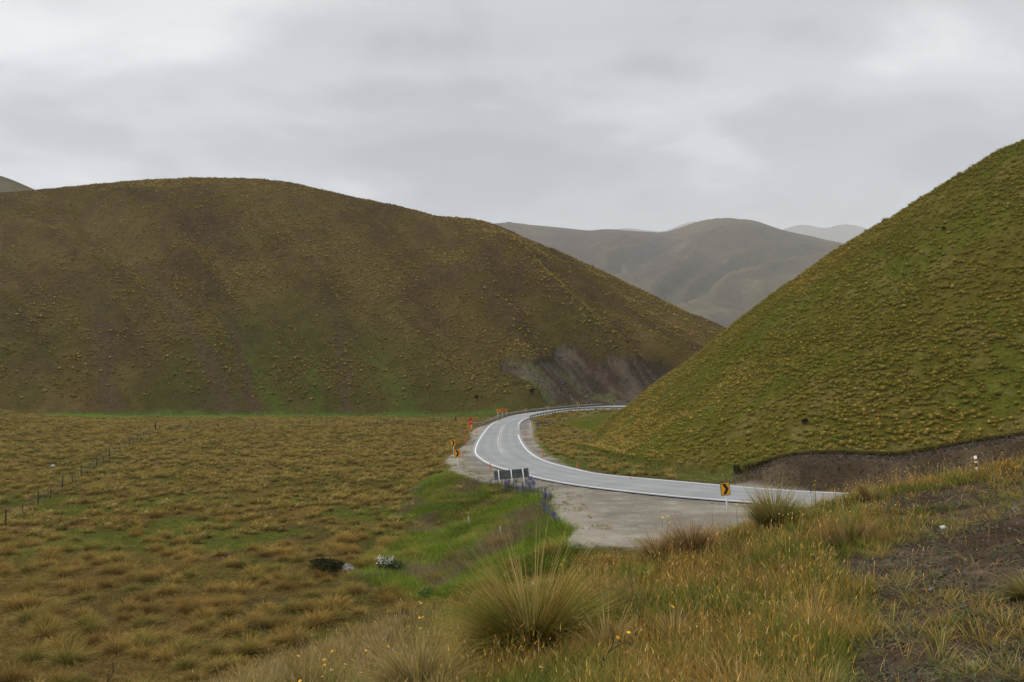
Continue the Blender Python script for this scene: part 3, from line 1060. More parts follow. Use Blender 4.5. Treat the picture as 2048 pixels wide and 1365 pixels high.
def right_hill_tussocks():
    B = Blades()
    x, y, z = scatter(46000, .02, .80, 50, 150)
    own = grid_look('own', x, y); tr = grid_look('tr', x, y)
    den = .30 + .55 * smooth(.38, .62, fbm(x / 6, y / 6, 211, 3))
    keep = (own == 1) & (tr < 1.25) & (R(0, 1, len(x)) < den)
    x, y, z = x[keep], y[keep], z[keep]; n = len(x)
    S = R(.27, .60, n) * np.where(R(0, 1, n) < .12, 1.4, 1)
    u, v = project(x, y, z)
    gold = smooth(.40, .62, fbm(x / 11, y / 11, 212, 3) + .16 * smooth(1500, 1250, u) - .06)[:, None]
    tip = pick([(.36, .255, .050), (.31, .215, .036), (.41, .30, .075)], n) * gold + pick([(.25, .21, .034), (.19, .18, .025), (.31, .235, .042)], n) * (1 - gold)
    base = pick([(.080, .066, .013), (.060, .062, .012)], n)
    near = y < 85
    P = pts(x, y, z)
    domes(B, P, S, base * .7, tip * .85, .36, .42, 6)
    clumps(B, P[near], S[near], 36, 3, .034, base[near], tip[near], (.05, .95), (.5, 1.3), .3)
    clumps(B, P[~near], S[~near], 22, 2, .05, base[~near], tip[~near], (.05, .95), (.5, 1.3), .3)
    # short green turf between
    x, y, z = scatter(70000, .02, .80, 50, 145)
    own = grid_look('own', x, y); tr = grid_look('tr', x, y)
    keep = (own == 1) & (tr < 1.2)
    x, y, z = x[keep], y[keep], z[keep]; n = len(x)
    g = smooth(.35, .6, fbm(x / 7, y / 7, 213, 3))[:, None]
    tip = pick([(.15, .16, .022), (.125, .145, .017), (.18, .175, .030)], n) * g + pick([(.22, .16, .036), (.17, .14, .028)], n) * (1 - g)
    clumps(B, pts(x, y, z), R(.14, .30, n), 7, 1, .05, tip * .8, tip, (.15, 1.1), (.1, .6), .7)
    # overhanging turf lip of the cut bank
    u = R(1490, 2120, 700)
    yf = np.interp((u - 1024) / F, HR.A, HR.yf); xx = (u - 1024) / F * yf
    zz = ground_z(xx, yf + .25)
    n = len(u)
    tip = pick([(.25, .18, .06), (.15, .14, .035)], n); base = pick([(.07, .06, .02)], n)
    clumps(B, pts(xx, yf + R(-.05, .4, n), zz), R(.25, .6, n), 30, 3, .035, base, tip, (.2, 1.3), (.6, 1.5), .35)
    o = link('tussock_grass', B.mesh('tussock_grass'))
    tag(o, 'olive and gold tussock clumps covering the steep green hill beside the road', 'grass', kind='stuff')


right_hill_tussocks()

# --- the flat: big tussocks near the viewer are things of their own, the rest one mass
TUSSOCK_PATCH = {}


def variant(k, col_tip, col_base, nb=300, seg=4, wid=.020, lean=(.05, 1.15), curl=(.4, 1.35), spread=.30):
    B = Blades()
    n = nb
    tip = pick(col_tip, n); base = pick(col_base, n)
    az = R(0, 2 * math.pi, n); rr = np.sqrt(R(0, 1, n))
    root = np.stack([np.cos(az) * rr * spread, np.sin(az) * rr * spread, np.full(n, -.05)], 1)
    ln = lean[0] + (lean[1] - lean[0]) * rr ** 1.1 * R(.65, 1.15, n)
    B.add(root, az + rng.normal(0, .3, n), ln, R(curl[0], curl[1], n), R(.62, 1.1, n), wid * R(.7, 1.4, n), base, tip, seg)
    return B.mesh('tussock')


V_GOLD = [variant(k, [(.42, .26, .065), (.36, .215, .05), (.46, .31, .10)], [(.075, .062, .014), (.095, .07, .016)]) for k in range(5)]
V_OLIVE = [variant(k, [(.38, .27, .075), (.30, .225, .05)], [(.050, .060, .011), (.042, .054, .010)]) for k in range(4)]
V_BROWN = [variant(k, [(.30, .165, .04), (.26, .14, .036), (.34, .21, .06)], [(.060, .045, .012), (.052, .044, .011)]) for k in range(3)]

NAMED = [  # pixel foot, size in metres, kind of blades, label
    (65, 1322, 1.25, 'o', 'wide olive tussock in the bottom left corner, left of the pair'),
    (135, 1325, 1.30, 'o', 'wide dark olive tussock just right of the corner one, right of the pair'),
    (20, 1365, 1.20, 'b', 'russet tussock cut by the bottom edge in the left corner'),
    (372, 1335, .95, 'o', 'round olive tussock standing alone on pale grass above the bottom edge'),
    (590, 1163, 1.20, 'o', 'tall domed tussock with pale fringe at the edge of the dark hollow'),
    (288, 1252, 1.10, 'o', 'bushy green-hearted tussock in the near left of the paddock'),
    (160, 1185, 1.25, 'b', 'broad brown-crowned tussock with a dark gap under it'),
    (70, 1195, .8, 'o', 'small dark tussock left of the broad brown-crowned one'),
    (132, 1283, .8, 'o', 'small dark-hearted tussock just above the pair in the corner'),
    (185, 1265, 1.05, 'o', 'loose green tussock leaning above the right one of the corner pair'),
    (300, 1225, 1.0, 'b', 'rusty tussock directly behind the bushy green-hearted one'),
    (250, 1240, .8, 'b', 'flattened rusty tussock left of the bushy green-hearted one'),
    (310, 1035, 1.2, 'b', 'dark brown tussock out on the flat, right of the near fence posts'),
    (275, 1068, 1.1, 'o', 'dark olive tussock in the open turf beyond the near paddock clumps'),
    (405, 1040, 1.1, 'o', 'flat-topped olive tussock alone in the green turf of the flat'),
    (450, 1045, 1.1, 'g', 'straw tussock next to the flat-topped olive one'),
]


def flat_tussocks():
    P0, S0, K0, L0 = [], [], [], []
    for (u, v, s, k, lab) in NAMED:
        p = hit(u, v); P0.append(p); S0.append(s); K0.append(k); L0.append(lab)
    x, y, z = scatter(24000, -.70, .20, 24, 214)
    own = grid_look('own', x, y); gp = grid_look('greenp', x, y); gr = grid_look('grav', x, y); kn = grid_look('knoll', x, y); st = grid_look('strip', x, y)
    pad = grid_look('pad', x, y); ins = grid_look('ins', x, y)
    turf = smooth(.50, .62, fbm(x / 38, y / 38, 103, 3)) * smooth(.45, .6, fbm(x / 6, y / 6, 104, 3)) * (1 - smooth(60, 110, y))
    den = (.42 + .6 * smooth(.36, .60, fbm(x / 5, y / 5, 221, 3))) * (1 - .85 * gp) * (1 - .55 * turf) * (1 - st)
    den = den * np.where(ins, .35 + .8 * (y > 95), 1.0)
    keep = (own == 0) & (gr < .3) & (~kn) & vis(x, y, z) & (R(0, 1, len(x)) < den * .80) & (pad > 1.0)
    x, y, z = x[keep], y[keep], z[keep]
    for (px, py, pz), s in zip(P0, S0):                     # leave room round the named ones
        k = np.hypot(x - px, y - py) > s * 1.0
        x, y, z = x[k], y[k], z[k]
    # nearest ones, in view and not behind the bank, become things
    order = np.argsort(y)
    x, y, z = x[order], y[order], z[order]
    n = len(x)
    S = R(.62, 1.08, n) * np.where(R(0, 1, n) < .25, 1.25, 1.0)
    seen = np.zeros(n, bool)
    for i in range(n):
        if seen.sum() > 262 or y[i] > 75: break
        ys = np.linspace(2, y[i] * .97, 60)
        if np.all(ground_z(x[i] / y[i] * ys, ys) < CZ + (z[i] + .4 - CZ) * ys / y[i]) and vis(x[i:i + 1], y[i:i + 1], z[i:i + 1], -4)[0]:
            seen[i] = True
    LAB = {'g': 'straw-gold tussock among its like on the near paddock', 'o': 'green-hearted olive tussock among its like on the near paddock', 'b': 'russet-brown tussock among its like on the near paddock'}
    cnt = 0

    def put(p, s, k, lab, grp):
        V = {'g': V_GOLD, 'o': V_OLIVE, 'b': V_BROWN}[k]
        o = link('tussock', random.choice(V), None, p)
        o.rotation_euler = (0, 0, random.uniform(0, 6.28))
        o.scale = (s * .82, s * .82, s * random.uniform(.80, 1.0))
        tag(o, lab, 'tussock', grp)
    for p, s, k, lab in zip(P0, S0, K0, L0): put(p, s, k, lab, 'tussocks on the paddock')
    for i in np.where(seen)[0]:
        r = random.random(); k = 'g' if r < .55 else ('o' if r < .82 else 'b')
        put((x[i], y[i], z[i]), S[i], k, LAB[k], 'tussocks on the paddock')
    x, y, z, S = x[~seen], y[~seen], z[~seen], S[~seen]
    n = len(x)
    B = Blades()
    r = R(0, 1, n)[:, None]
    g2 = fbm(x / 12, y / 12, 222, 3)[:, None]
    tip = np.where(r < .66, pick([(.40, .275, .072), (.345, .228, .052), (.44, .315, .095)], n), np.where(r < .85, pick([(.24, .19, .045)], n), pick([(.28, .165, .045)], n)))
    base = pick([(.075, .065, .014), (.058, .058, .012)], n)
    P = pts(x, y, z)
    fr = y > 52
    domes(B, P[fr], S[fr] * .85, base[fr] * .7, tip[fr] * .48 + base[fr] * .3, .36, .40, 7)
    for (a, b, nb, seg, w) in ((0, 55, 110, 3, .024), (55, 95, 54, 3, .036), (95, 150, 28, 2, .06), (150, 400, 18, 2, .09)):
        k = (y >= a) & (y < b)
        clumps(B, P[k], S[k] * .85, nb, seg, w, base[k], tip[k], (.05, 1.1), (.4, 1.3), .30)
    o = link('tussock_grass', B.mesh('tussock_grass'))
    tag(o, 'straw coloured tussock clumps spread over the flat paddock', 'grass', kind='stuff')


flat_tussocks()


def flat_turf():
    """short grass between the tussocks, and the lush green strip by the gravel"""
    B = Blades()
    for (a, b, n, w, nb, seg) in ((22, 48, 26000, .016, 9, 2), (48, 90, 30000, .026, 7, 2), (90, 215, 26000, .06, 5, 1)):
        x, y, z = scatter(n, -.70, .30, a, b)
        own = grid_look('own', x, y); gp = grid_look('greenp', x, y); gr = grid_look('grav', x, y); kn = grid_look('knoll', x, y); ins = grid_look('ins', x, y); pad = grid_look('pad', x, y)
        keep = (own == 0) & (gr < .25) & (~kn) & vis(x, y, z) & (gp < .5) & (pad > .7)
        x, y, z = x[keep], y[keep], z[keep]; m = len(x); ins = ins[keep]
        turf = np.maximum(smooth(.48, .62, fbm(x / 38, y / 38, 103, 3)) * smooth(.42, .6, fbm(x / 6, y / 6, 104, 3)) * (1 - smooth(60, 110, y)), .8 * smooth(.52, .68, fbm(x / 9, y / 9, 225, 3)) * (1 - smooth(90, 150, y)))
        gmix = np.clip(turf + .8 * smooth(200, 212, y) + np.where(ins, .7 * smooth(100, 80, y), 0), 0, 1)
        isg = R(0, 1, m) < gmix
        tip = np.where(isg[:, None], pick([(.12, .135, .022), (.145, .15, .03)], m), pick([(.31, .195, .052), (.24, .15, .04), (.36, .24, .078), (.17, .13, .032)], m))
        base = np.where(isg[:, None], pick([(.06, .08, .014)], m), pick([(.09, .066, .02)], m))
        clumps(B, pts(x, y, z), R(.12, .28, m) * np.where(isg, .7, 1.1), nb, seg, w, base, tip, (.1, 1.1), (.2, 1.0), .8)
    o = link('paddock_grass', B.mesh('paddock_grass'))
    tag(o, 'short dry and green grass between the tussocks of the paddock', 'grass', kind='stuff')
    B = Blades()
    x, y, z = scatter(60000, -.32, .12, 26, 75)
    gp = grid_look('greenp', x, y); gr = grid_look('grav', x, y); kn = grid_look('knoll', x, y); pad = grid_look('pad', x, y)
    keep = (gp > .4) & (gr < .4) & (~kn) & (pad > .15)
    x, y, z = x[keep], y[keep], z[keep]; m = len(x)
    q = fbm(x / 2.5, y / 2.5, 231, 3)
    tip = np.where((q > .52)[:, None], pick([(.155, .21, .024), (.13, .185, .019)], m), pick([(.225, .23, .040), (.18, .21, .031)], m))
    rough = (fbm(x / 3, y / 3, 232, 3) + rng.normal(0, .05, m) > .60)
    tip = np.where(rough[:, None], pick([(.20, .155, .07), (.16, .13, .07)], m), tip)
    dk = (fbm(x / 1.8, y / 1.8, 233, 2) > .58)
    tip = np.where(dk[:, None] & ~rough[:, None], tip * .68, tip)
    clumps(B, pts(x, y, z), R(.20, .65, m) * (.5 + 1.0 * q), 9, 2, .030, tip * .7, tip, (.15, 1.1), (.2, 1.1), .7)
    # weeds and straw creeping over the rim of the gravel
    x, y, z = scatter(26000, -.20, .40, 34, 100)
    pad = grid_look('pad', x, y); kn = grid_look('knoll', x, y); lat = grid_look('lat', x, y)
    w_ = fbm(x / 1.6, y / 1.6, 234, 3)
    ed = grid_look('edge', x, y)
    k = (pad < .8) & (pad > -2.2 + 3.2 * (w_ < .52)) & (ed > 1.0) & (~kn) & (w_ > .44) & (R(0, 1, len(x)) < .55)
    x, y, z = x[k], y[k], z[k]; m = len(x)
    tip = np.where((R(0, 1, m) < .5)[:, None], pick([(.17, .19, .035), (.14, .17, .028)], m), pick([(.36, .26, .10), (.28, .19, .07)], m))
    clumps(B, pts(x, y, z), R(.10, .30, m), 9, 2, .026, tip * .6, tip, (.1, 1.1), (.2, 1.0), .6)
    o = link('lush_grass', B.mesh('lush_grass'))
    tag(o, 'lush bright green grass on the slope beside the gravel', 'grass', kind='stuff')


flat_turf()


# --- the bank under the camera
def hero(name, u, v, y, size, nb, tipc, basec, label, wid=.007, lean=(.05, 1.25), curl=(.35, 1.3), spread=.17, stalks=0, group='large tussocks on the bank', flat=1.0):
    a, e = ray(u, v)
    x = float(a * y); z = gz(x, y)
    B = Blades()
    n = nb
    az = R(0, 2 * math.pi, n); rr = np.sqrt(R(0, 1, n))
    root = np.stack([np.cos(az) * rr * spread * size, np.sin(az) * rr * spread * size, np.full(n, -.05)], 1)
    lk = max(30, n // 14)                              # blades gather in locks
    which = rng.integers(0, lk, n)
    laz, lrr = R(0, 2 * math.pi, lk), np.sqrt(R(0, 1, lk))
    az = laz[which] + rng.normal(0, .10, n); rr = np.clip(lrr[which] + rng.normal(0, .05, n), 0, 1)
    root = np.stack([np.cos(az) * rr * spread * size, np.sin(az) * rr * spread * size, np.full(n, -.05)], 1)
    ln = lean[0] + (lean[1] - lean[0]) * rr * (R(.65, 1.1, lk)[which] + rng.normal(0, .05, n))
    tip = pick(tipc, lk)[which] * R(.8, 1.2, n)[:, None]; base = pick(basec, n)
    B.add(root, az + rng.normal(0, .12, n), ln, R(curl[0], curl[1], n), size * R(.55, 1.12, n) * (1 - .12 * rr), 1.45 * wid * R(.6, 1.35, n), base * .5, tip, 6)
    # dead litter hanging round its foot
    m = nb // 6
    az = R(0, 2 * math.pi, m)
    root = np.stack([np.cos(az) * spread * size * .9, np.sin(az) * spread * size * .9, np.full(m, .02)], 1)
    B.add(root, az, R(.9, 1.4, m), R(.3, .9, m), size * R(.3, .7, m), wid * R(.8, 1.4, m), pick([(.09, .06, .03)], m), pick([(.24, .16, .075), (.16, .10, .05)], m), 4)
    o = link(name, B.mesh(name), None, (x, y, z))
    o.scale = (1, 1, flat)
    if stalks:
        S = Blades()
        az = R(0, 2 * math.pi, stalks); rr = np.sqrt(R(0, 1, stalks))
        root = np.stack([np.cos(az) * rr * spread * size * .6, np.sin(az) * rr * spread * size * .6, np.full(stalks, 0.)], 1)
        S.add(root, az, .05 + .5 * rr, R(.1, .5, stalks), size * R(.95, 1.35, stalks), wid * R(.9, 1.3, stalks), pick([(.20, .16, .05)], stalks), pick([(.42, .30, .11), (.36, .24, .08)], stalks), 6)
        link('seed_stalks', S.mesh('seed_stalks'), o)
    tag(o, label, 'tussock', group)
    return o


hero('tussock', 1066, 1285, 8.5, 1.30, 3600, [(.38, .26, .060), (.25, .20, .036), (.20, .20, .032), (.46, .33, .11), (.14, .17, .022), (.30, .18, .04)], [(.055, .070, .010), (.075, .075, .012), (.10, .065, .016)],
     'largest arching green-gold tussock on the bank, over a dark hollow', lean=(.05, 1.38), curl=(.35, 1.15), spread=.15, stalks=90)
hero('tussock', 1552, 1062, 14.6, .92, 1500, [(.24, .21, .055), (.19, .19, .045), (.33, .25, .09)], [(.10, .12, .022), (.085, .105, .02)],
     'upright green tussock in front of the road, right of the yellow arrow sign', wid=.010, lean=(.03, .95), curl=(.2, .95), stalks=60)
hero('tussock', 1385, 1092, 13.4, .85, 1100, [(.33, .20, .08), (.27, .15, .06), (.38, .26, .12)], [(.15, .10, .03), (.11, .095, .025)],
     'reddish straw tussock on the bank edge, left of the yellow arrow sign', wid=.010, lean=(.03, 1.0), curl=(.2, 1.0))
hero('tussock', 1320, 1098, 13.2, .70, 700, [(.35, .23, .09), (.30, .19, .07)], [(.15, .10, .03), (.11, .095, .025)],
     'smaller reddish tussock against the gravel, leftmost on the bank edge', wid=.010, lean=(.03, 1.0), curl=(.2, 1.0))
hero('tussock', 1700, 1140, 10.6, .62, 380, [(.33, .21, .10), (.26, .15, .075), (.36, .26, .11), (.20, .18, .04)], [(.10, .09, .025), (.12, .09, .03)],
     'thin purplish-brown tuft beside the bare soil', wid=.006, lean=(.05, .85), curl=(.1, .7), spread=.35)
hero('tussock', 1660, 1352, 4.75, .42, 800, [(.17, .19, .045), (.13, .17, .035), (.30, .24, .09)], [(.06, .10, .018), (.075, .11, .02)],
     'fine green tuft at the bottom edge beside the bare soil', wid=.0045, lean=(.05, 1.0), curl=(.2, .9))
hero('tussock', 840, 1375, 7.3, .78, 1300, [(.34, .24, .10), (.25, .18, .05), (.21, .18, .05)], [(.10, .10, .022), (.12, .10, .025)],
     'bushy olive tussock at the bottom edge, left of the largest one', wid=.006, lean=(.03, 1.1))
hero('tussock', 610, 1392, 8.0, .70, 900, [(.34, .25, .09), (.25, .20, .05)], [(.12, .11, .025)],
     'yellowish tussock with yellow flowers at the bottom edge', wid=.006, lean=(.03, 1.1))
hero('tussock', 1735, 1010, 15.6, .55, 500, [(.30, .20, .08), (.24, .16, .06)], [(.12, .10, .03)],
     'small rusty tuft on the bank crest between road and bare soil', wid=.009, lean=(.03, .9))
hero('tussock', 1270, 1200, 9.4, .55, 700, [(.27, .21, .08), (.20, .18, .05)], [(.09, .11, .02)],
     'round olive tuft right of the largest tussock', wid=.006, lean=(.03, 1.2), curl=(.5, 1.2))
hero('tussock', 2060, 1215, 6.4, .38, 420, [(.34, .24, .09), (.20, .18, .04)], [(.10, .12, .02)],
     'leaning straw and green tuft cut by the right edge', wid=.005, lean=(.1, 1.2))


def bank_grass():
    G = Blades(); D = Blades(); H = Blades()
    # clump positions, thicker where nearer
    def field(n, y0, y1, a0=-.80, a1=1.15):
        n = int(n * 1.45); y0 = y0 * .75
        a1 = 1.15
        y = np.exp(R(math.log(y0), math.log(y1), n)); a = R(a0, a1, n)
        x = a * y
        z = ground_z(x, y)
        kn = grid_look('knoll', x, y)
        u, v = project(x, y, z)
        k = kn & (v < 2300)
        return x[k], y[k], z[k], u[k], v[k]
    x, y, z, u, v = field(46000, 3.2, 30)
    bare = grid_look('bare', x, y)
    q1 = fbm(x / 1.3, y / 1.3, 241, 3); q2 = fbm(x / .7, y / .7, 242, 2)
    left = smooth(1000, 800, u + 200 * (q1 - .5))                    # blond fine grass on the left shoulder
    keep = R(0, 1, len(x)) < np.clip(1.05 - 1.05 * bare, .0, 1)
    # low dense sward
    k = keep
    xx, yy, zz, qq, lf, br = x[k], y[k], z[k], q1[k], left[k], bare[k]
    m = len(xx)
    g = (qq + rng.normal(0, .07, m) > .45) & (R(0, 1, m) > lf * .85)
    tipc = np.where(g[:, None], pick([(.17, .17, .030), (.125, .15, .024), (.22, .185, .04)], m), pick([(.36, .22, .05), (.30, .17, .036), (.40, .28, .09), (.22, .14, .03)], m))
    blond = R(0, 1, m) < lf * .8
    tipc = np.where(blond[:, None], pick([(.40, .30, .155), (.35, .25, .12), (.30, .20, .085)], m), tipc)
    base = np.where(g[:, None], pick([(.045, .06, .010)], m), pick([(.075, .052, .014)], m))
    for (a, b, w, nb, seg) in ((0, 7, .0054, 11, 3), (7, 12, .0075, 10, 3), (12, 40, .011, 9, 3)):
        s = (yy >= a) & (yy < b)
        hgt = R(.10, .28, s.sum()) * (1 + .35 * lf[s]) * (1 - .45 * br[s])
        clumps(G, pts(xx, yy, zz)[s], hgt, nb, seg, w, base[s], tipc[s], (.05, .85), (.1, 1.0), .55)
    # fuller clumps that break up the sward
    x, y, z, u, v = field(900, 3.4, 26)
    bare = grid_look('bare', x, y)
    k = (R(0, 1, len(x)) < .42) & (bare < .35)
    x, y, z, u = x[k], y[k], z[k], u[k]; m = len(x)
    r = (R(0, 1, m) + .35 * (u < 900))[:, None]
    tip = np.where(r < .42, pick([(.16, .19, .03), (.13, .17, .024)], m), np.where(r < .62, pick([(.28, .21, .05)], m), np.where(r < .8, pick([(.27, .15, .06)], m), pick([(.42, .30, .12)], m))))
    base = np.where(r < .62, pick([(.04, .058, .009)], m), pick([(.075, .05, .014)], m))
    for (a, b, w, nb) in ((0, 7, .0055, 110), (7, 12, .008, 100), (12, 40, .012, 80)):
        q = (y >= a) & (y < b)
        clumps(G, pts(x, y, z)[q], R(.28, .50, q.sum()), nb, 4, w, base[q], tip[q], (.03, .95), (.2, 1.1), .22)
    # taller dry stems with seed heads
    x, y, z, u, v = field(30000, 3.2, 30)
    bare = grid_look('bare', x, y)
    q1 = fbm(x / 1.5 + 9, y / 1.5, 243, 3)
    left = smooth(1000, 780, u)
    rim = smooth(.5, 2.5, np.interp(x, CREST[:, 0], CREST[:, 1]) - y)
    gold = sum(np.exp(-((u - a) / w) ** 2 - ((v - b) / h) ** 2) for a, b, w, h in ((1600, 1240, 70, 120), (1500, 1330, 90, 60), (1690, 1010, 120, 40), (1420, 1240, 60, 60), (1900, 960, 160, 30)))
    p = (.18 + .8 * smooth(.42, .62, q1) + .8 * gold) * (1 - .93 * bare) * (1 - .55 * left)
    k = R(0, 1, len(x)) < p * 1.25
    x, y, z, bare, left = x[k], y[k], z[k], bare[k], left[k]; m = len(x)
    L = R(.18, .46, m) * (1 - .4 * bare)
    az = R(0, 2 * math.pi, m)
    orange = R(0, 1, m) < .62 * (1 - left)
    c1 = np.where(orange[:, None], pick([(.52, .28, .05), (.46, .23, .036), (.56, .34, .08)], m), pick([(.42, .31, .15), (.36, .25, .11)], m))
    c0 = np.where((R(0, 1, m) < .5)[:, None], pick([(.14, .13, .03)], m), pick([(.22, .15, .05)], m))
    px = np.clip(y / 1593 * 1.05, .0032, .02)
    tipp, d = D.add(pts(x, y, z), az, R(0, .35, m), R(0, .6, m), L, px * R(.7, 1.2, m), c0, c1, 3)
    hm = R(0, 1, m) < .7
    hp = tipp[hm] - d[hm] * .01
    hp[:, 2] -= .03
    mm = hm.sum()
    H.add(hp, az[hm], R(.1, .8, mm), R(0, .8, mm), R(.03, .065, mm), np.clip(px[hm] * 1.5, .005, .02) * R(.7, 1.3, mm), c1[hm] * .95, c1[hm], 3)
    # blades that lie about, pale
    x, y, z, u, v = field(7000, 3.2, 20)
    bare = grid_look('bare', x, y)
    k = R(0, 1, len(x)) < .25 + .35 * bare
    x, y, z = x[k], y[k], z[k]; m = len(x)
    D.add(pts(x, y, z + .02), R(0, 6.28, m), R(1.0, 1.5, m), R(-.1, .3, m), R(.08, .3, m), np.clip(y / 1593 * .9, .003, .012), pick([(.38, .28, .13)], m), pick([(.45, .34, .17), (.36, .25, .10)], m), 3)
    # scattered tufts on the bare soil
    x, y, z, u, v = field(5000, 3.2, 24, .05, .76)
    bare = grid_look('bare', x, y)
    q = fbm(x / 1.1, y / 1.1, 244, 3)
    k = (bare > .4) & (q > .50) & (R(0, 1, len(x)) < np.where(y < 8, .34, .75))
    x, y, z = x[k], y[k], z[k]; m = len(x)
    tip = np.where((R(0, 1, m) < .72)[:, None], pick([(.54, .34, .08), (.50, .37, .13), (.46, .26, .055)], m), pick([(.17, .18, .035)], m))
    clumps(D, pts(x, y, z), R(.10, .26, m), 26, 3, .005, pick([(.10, .11, .025)], m), tip, (.1, 1.2), (.1, .8), .5)
    tag(link('bank_grass', G.mesh('bank_grass')), 'dense green and straw grass over the foreground bank', 'grass', kind='stuff')
    tag(link('dry_grass', D.mesh('dry_grass')), 'thin dry orange stems standing above the bank grass', 'grass', kind='stuff')
    tag(link('seed_grass', H.mesh('seed_grass')), 'orange seed heads on the dry stems of the bank', 'grass', kind='stuff')
    # low grey-green mat herbs on the soil: small leaves lying flat
    W = Blades()
    x, y, z, u, v = field(52000, 3.0, 26, .0, .80)
    bare = grid_look('bare', x, y)
    q = fbm(x / .55, y / .55, 245, 3)
    k = (bare > .25) & (q > .42)
    x, y, z = x[k], y[k], z[k]; m = len(x)
    c = pick([(.085, .10, .05), (.07, .08, .04), (.12, .13, .075), (.085, .06, .035)], m)
    W.add(pts(x, y, z + .004), R(0, 6.28, m), R(.7, 1.35, m), R(0, .4, m), R(.025, .06, m), R(.012, .026, m) * np.clip(y / 7, .8, 1.8), c * .8, c, 2)
    tag(link('ground_herbs', W.mesh('ground_herbs')), 'low grey green herbs matted over the bare soil', 'ground cover', kind='stuff')
    # grit and crumbs of soil
    K = Blades()
    x, y, z, u, v = field(30000, 3.0, 24, .0, .80)
    bare = grid_look('bare', x, y)
    k = bare > .3
    x, y, z = x[k], y[k], z[k]; m = len(x)
    c = pick([(.055, .04, .029), (.075, .058, .044), (.12, .105, .09), (.038, .028, .02)], m)
    K.add(pts(x, y, z - .003), R(0, 6.28, m), R(.2, .9, m), R(.6, 1.6, m), R(.012, .035, m), R(.012, .034, m), c, c, 2)
    tag(link('soil_crumbs', K.mesh('soil_crumbs')), 'dark crumbs of soil and grit on the bare patch', 'soil', kind='stuff')


bank_grass()


# stones and clods on the cut bank and scree
def gravel_bits():
    K = Blades()
    n = 9000
    u = R(1440, 2060, n); yy = R(52, 68, n)
    x = (u - 1024) / F * yy; z = ground_z(x, yy)
    k = grid_look('bank', x, yy)
    x, y, z = x[k], yy[k], z[k]; m = len(x)
    c = pick([(.075, .056, .040), (.055, .040, .028), (.15, .125, .10), (.035, .026, .018)], m)
    K.add(pts(x, y, z - .02), R(0, 6.28, m), R(.1, .8, m), R(.6, 1.6, m), R(.06, .20, m), R(.06, .2, m), c, c, 2)
    n = 9000
    x, y, z = scatter(n, -.02, .26, 195, 300)
    k = (grid_look('sc', x, y) < -1) & (grid_look('own', x, y) == 2)
    x, y, z = x[k], y[k], z[k]; m = len(x)
    c = pick([(.11, .09, .07), (.07, .052, .038), (.20, .18, .155), (.045, .034, .025)], m)
    K.add(pts(x, y, z - .05), R(0, 6.28, m), R(.3, 1.2, m), R(.3, 1.2, m), R(.25, .8, m), R(.2, .6, m), c, c, 2)
    tag(link('rubble', K.mesh('rubble')), 'loose stones and clods on the cut slopes by the road', 'rubble', kind='stuff')


gravel_bits()
# ------------------------------------------------------------------ signs, rails, fences
LEAN = math.radians(-5)


def sign_root(name, x, y, label, cat, group=None, rz=0.0, lean=LEAN):
    o = empty(name, (x, y, gz(x, y)), rz)
    o.rotation_euler = (0, lean, rz)
    return tag(o, label, cat, group)


def post(parent, h, r=.045, x=0.0, y=.05, mat=None, name='post'):
    bm = bmesh.new()
    add_tube(bm, [(x, y, -.4), (x, y, h)], [r, r], 10)
    return bobj(name, bm, mat or M_WHITE, parent)


def chevron_pts(cx, cz, w, h, t):
    """a > shape: w wide, h tall, t thick along x"""
    return [(cx - w / 2, cz + h / 2), (cx - w / 2 + t, cz + h / 2), (cx + w / 2, cz), (cx - w / 2 + t, cz - h / 2), (cx - w / 2, cz - h / 2), (cx + w / 2 - t, cz)]


def rounded(cx, cz, w, h, r, n=4):
    p = []
    for (sx, sz, a0) in ((1, 1, 0), (-1, 1, 90), (-1, -1, 180), (1, -1, 270)):
        for k in range(n + 1):
            a = math.radians(a0 + 90 * k / n)
            p.append((cx + sx * (w / 2 - r) + r * math.cos(a), cz + sz * (h / 2 - r) + r * math.sin(a)))
    return p


def chevron_sign(x, y, top, w, h, label, rz, lean=LEAN):
    o = sign_root('chevron_sign', x, y, label, 'road sign', 'yellow chevron signs along the bend', rz, lean)
    post(o, top - .02)
    bm = bmesh.new()
    c = top - h / 2
    add_prism(bm, rounded(0, c, w, h, .05), -.012, 0, 0)
    add_prism(bm, rounded(0, c, w - .06, h - .06, .035), -.016, -.0125, 1)
    p = bobj('panel', bm, [M_BLACK, M_YELLOW], o)
    bm = bmesh.new()
    add_prism(bm, chevron_pts(.02, c, w * .64, h * .80, w * .33), -.021, -.0165)
    bobj('chevron_mark', bm, M_BLACK, p)
    return o


def on_road(u, v, z):
    p = at(u, v, z)
    return p[0], p[1]


x, y = on_road(1456, 1021, 0)
chevron_sign(x, y, 1.72, .60, .80, 'yellow arrow sign alone at the near edge of the gravel, beyond the bank grass', .12, math.radians(-7))
x, y = on_road(917, 946.7, -1.15)
chevron_sign(x, y, 1.98, .56, .80, 'nearer of two yellow arrow signs on the gravel left of the bend', .05)
x, y = on_road(908, 908, -1.3)
chevron_sign(x, y, 1.72, .62, .84, 'farther of two yellow arrow signs on the gravel, partly behind the nearer one', .05)
for (u, yy, lab, hh) in ((1052, 183, 'leftmost of three small far yellow arrow signs behind the guardrail', 827.2), (1096, 194, 'middle of three small far yellow arrow signs behind the guardrail', 822.0), (1157.5, 203.5, 'rightmost of three small far yellow arrow signs behind the guardrail', 816.5)):
    x = (u - 1024) / F * yy
    g = gz(x, yy)
    ztop = CZ + ray(u, hh - 9.4 - (2.0 if u > 1100 else 0))[1] * yy
    chevron_sign(x, yy, max(1.5, ztop - g), .72, .84, lab, .1)


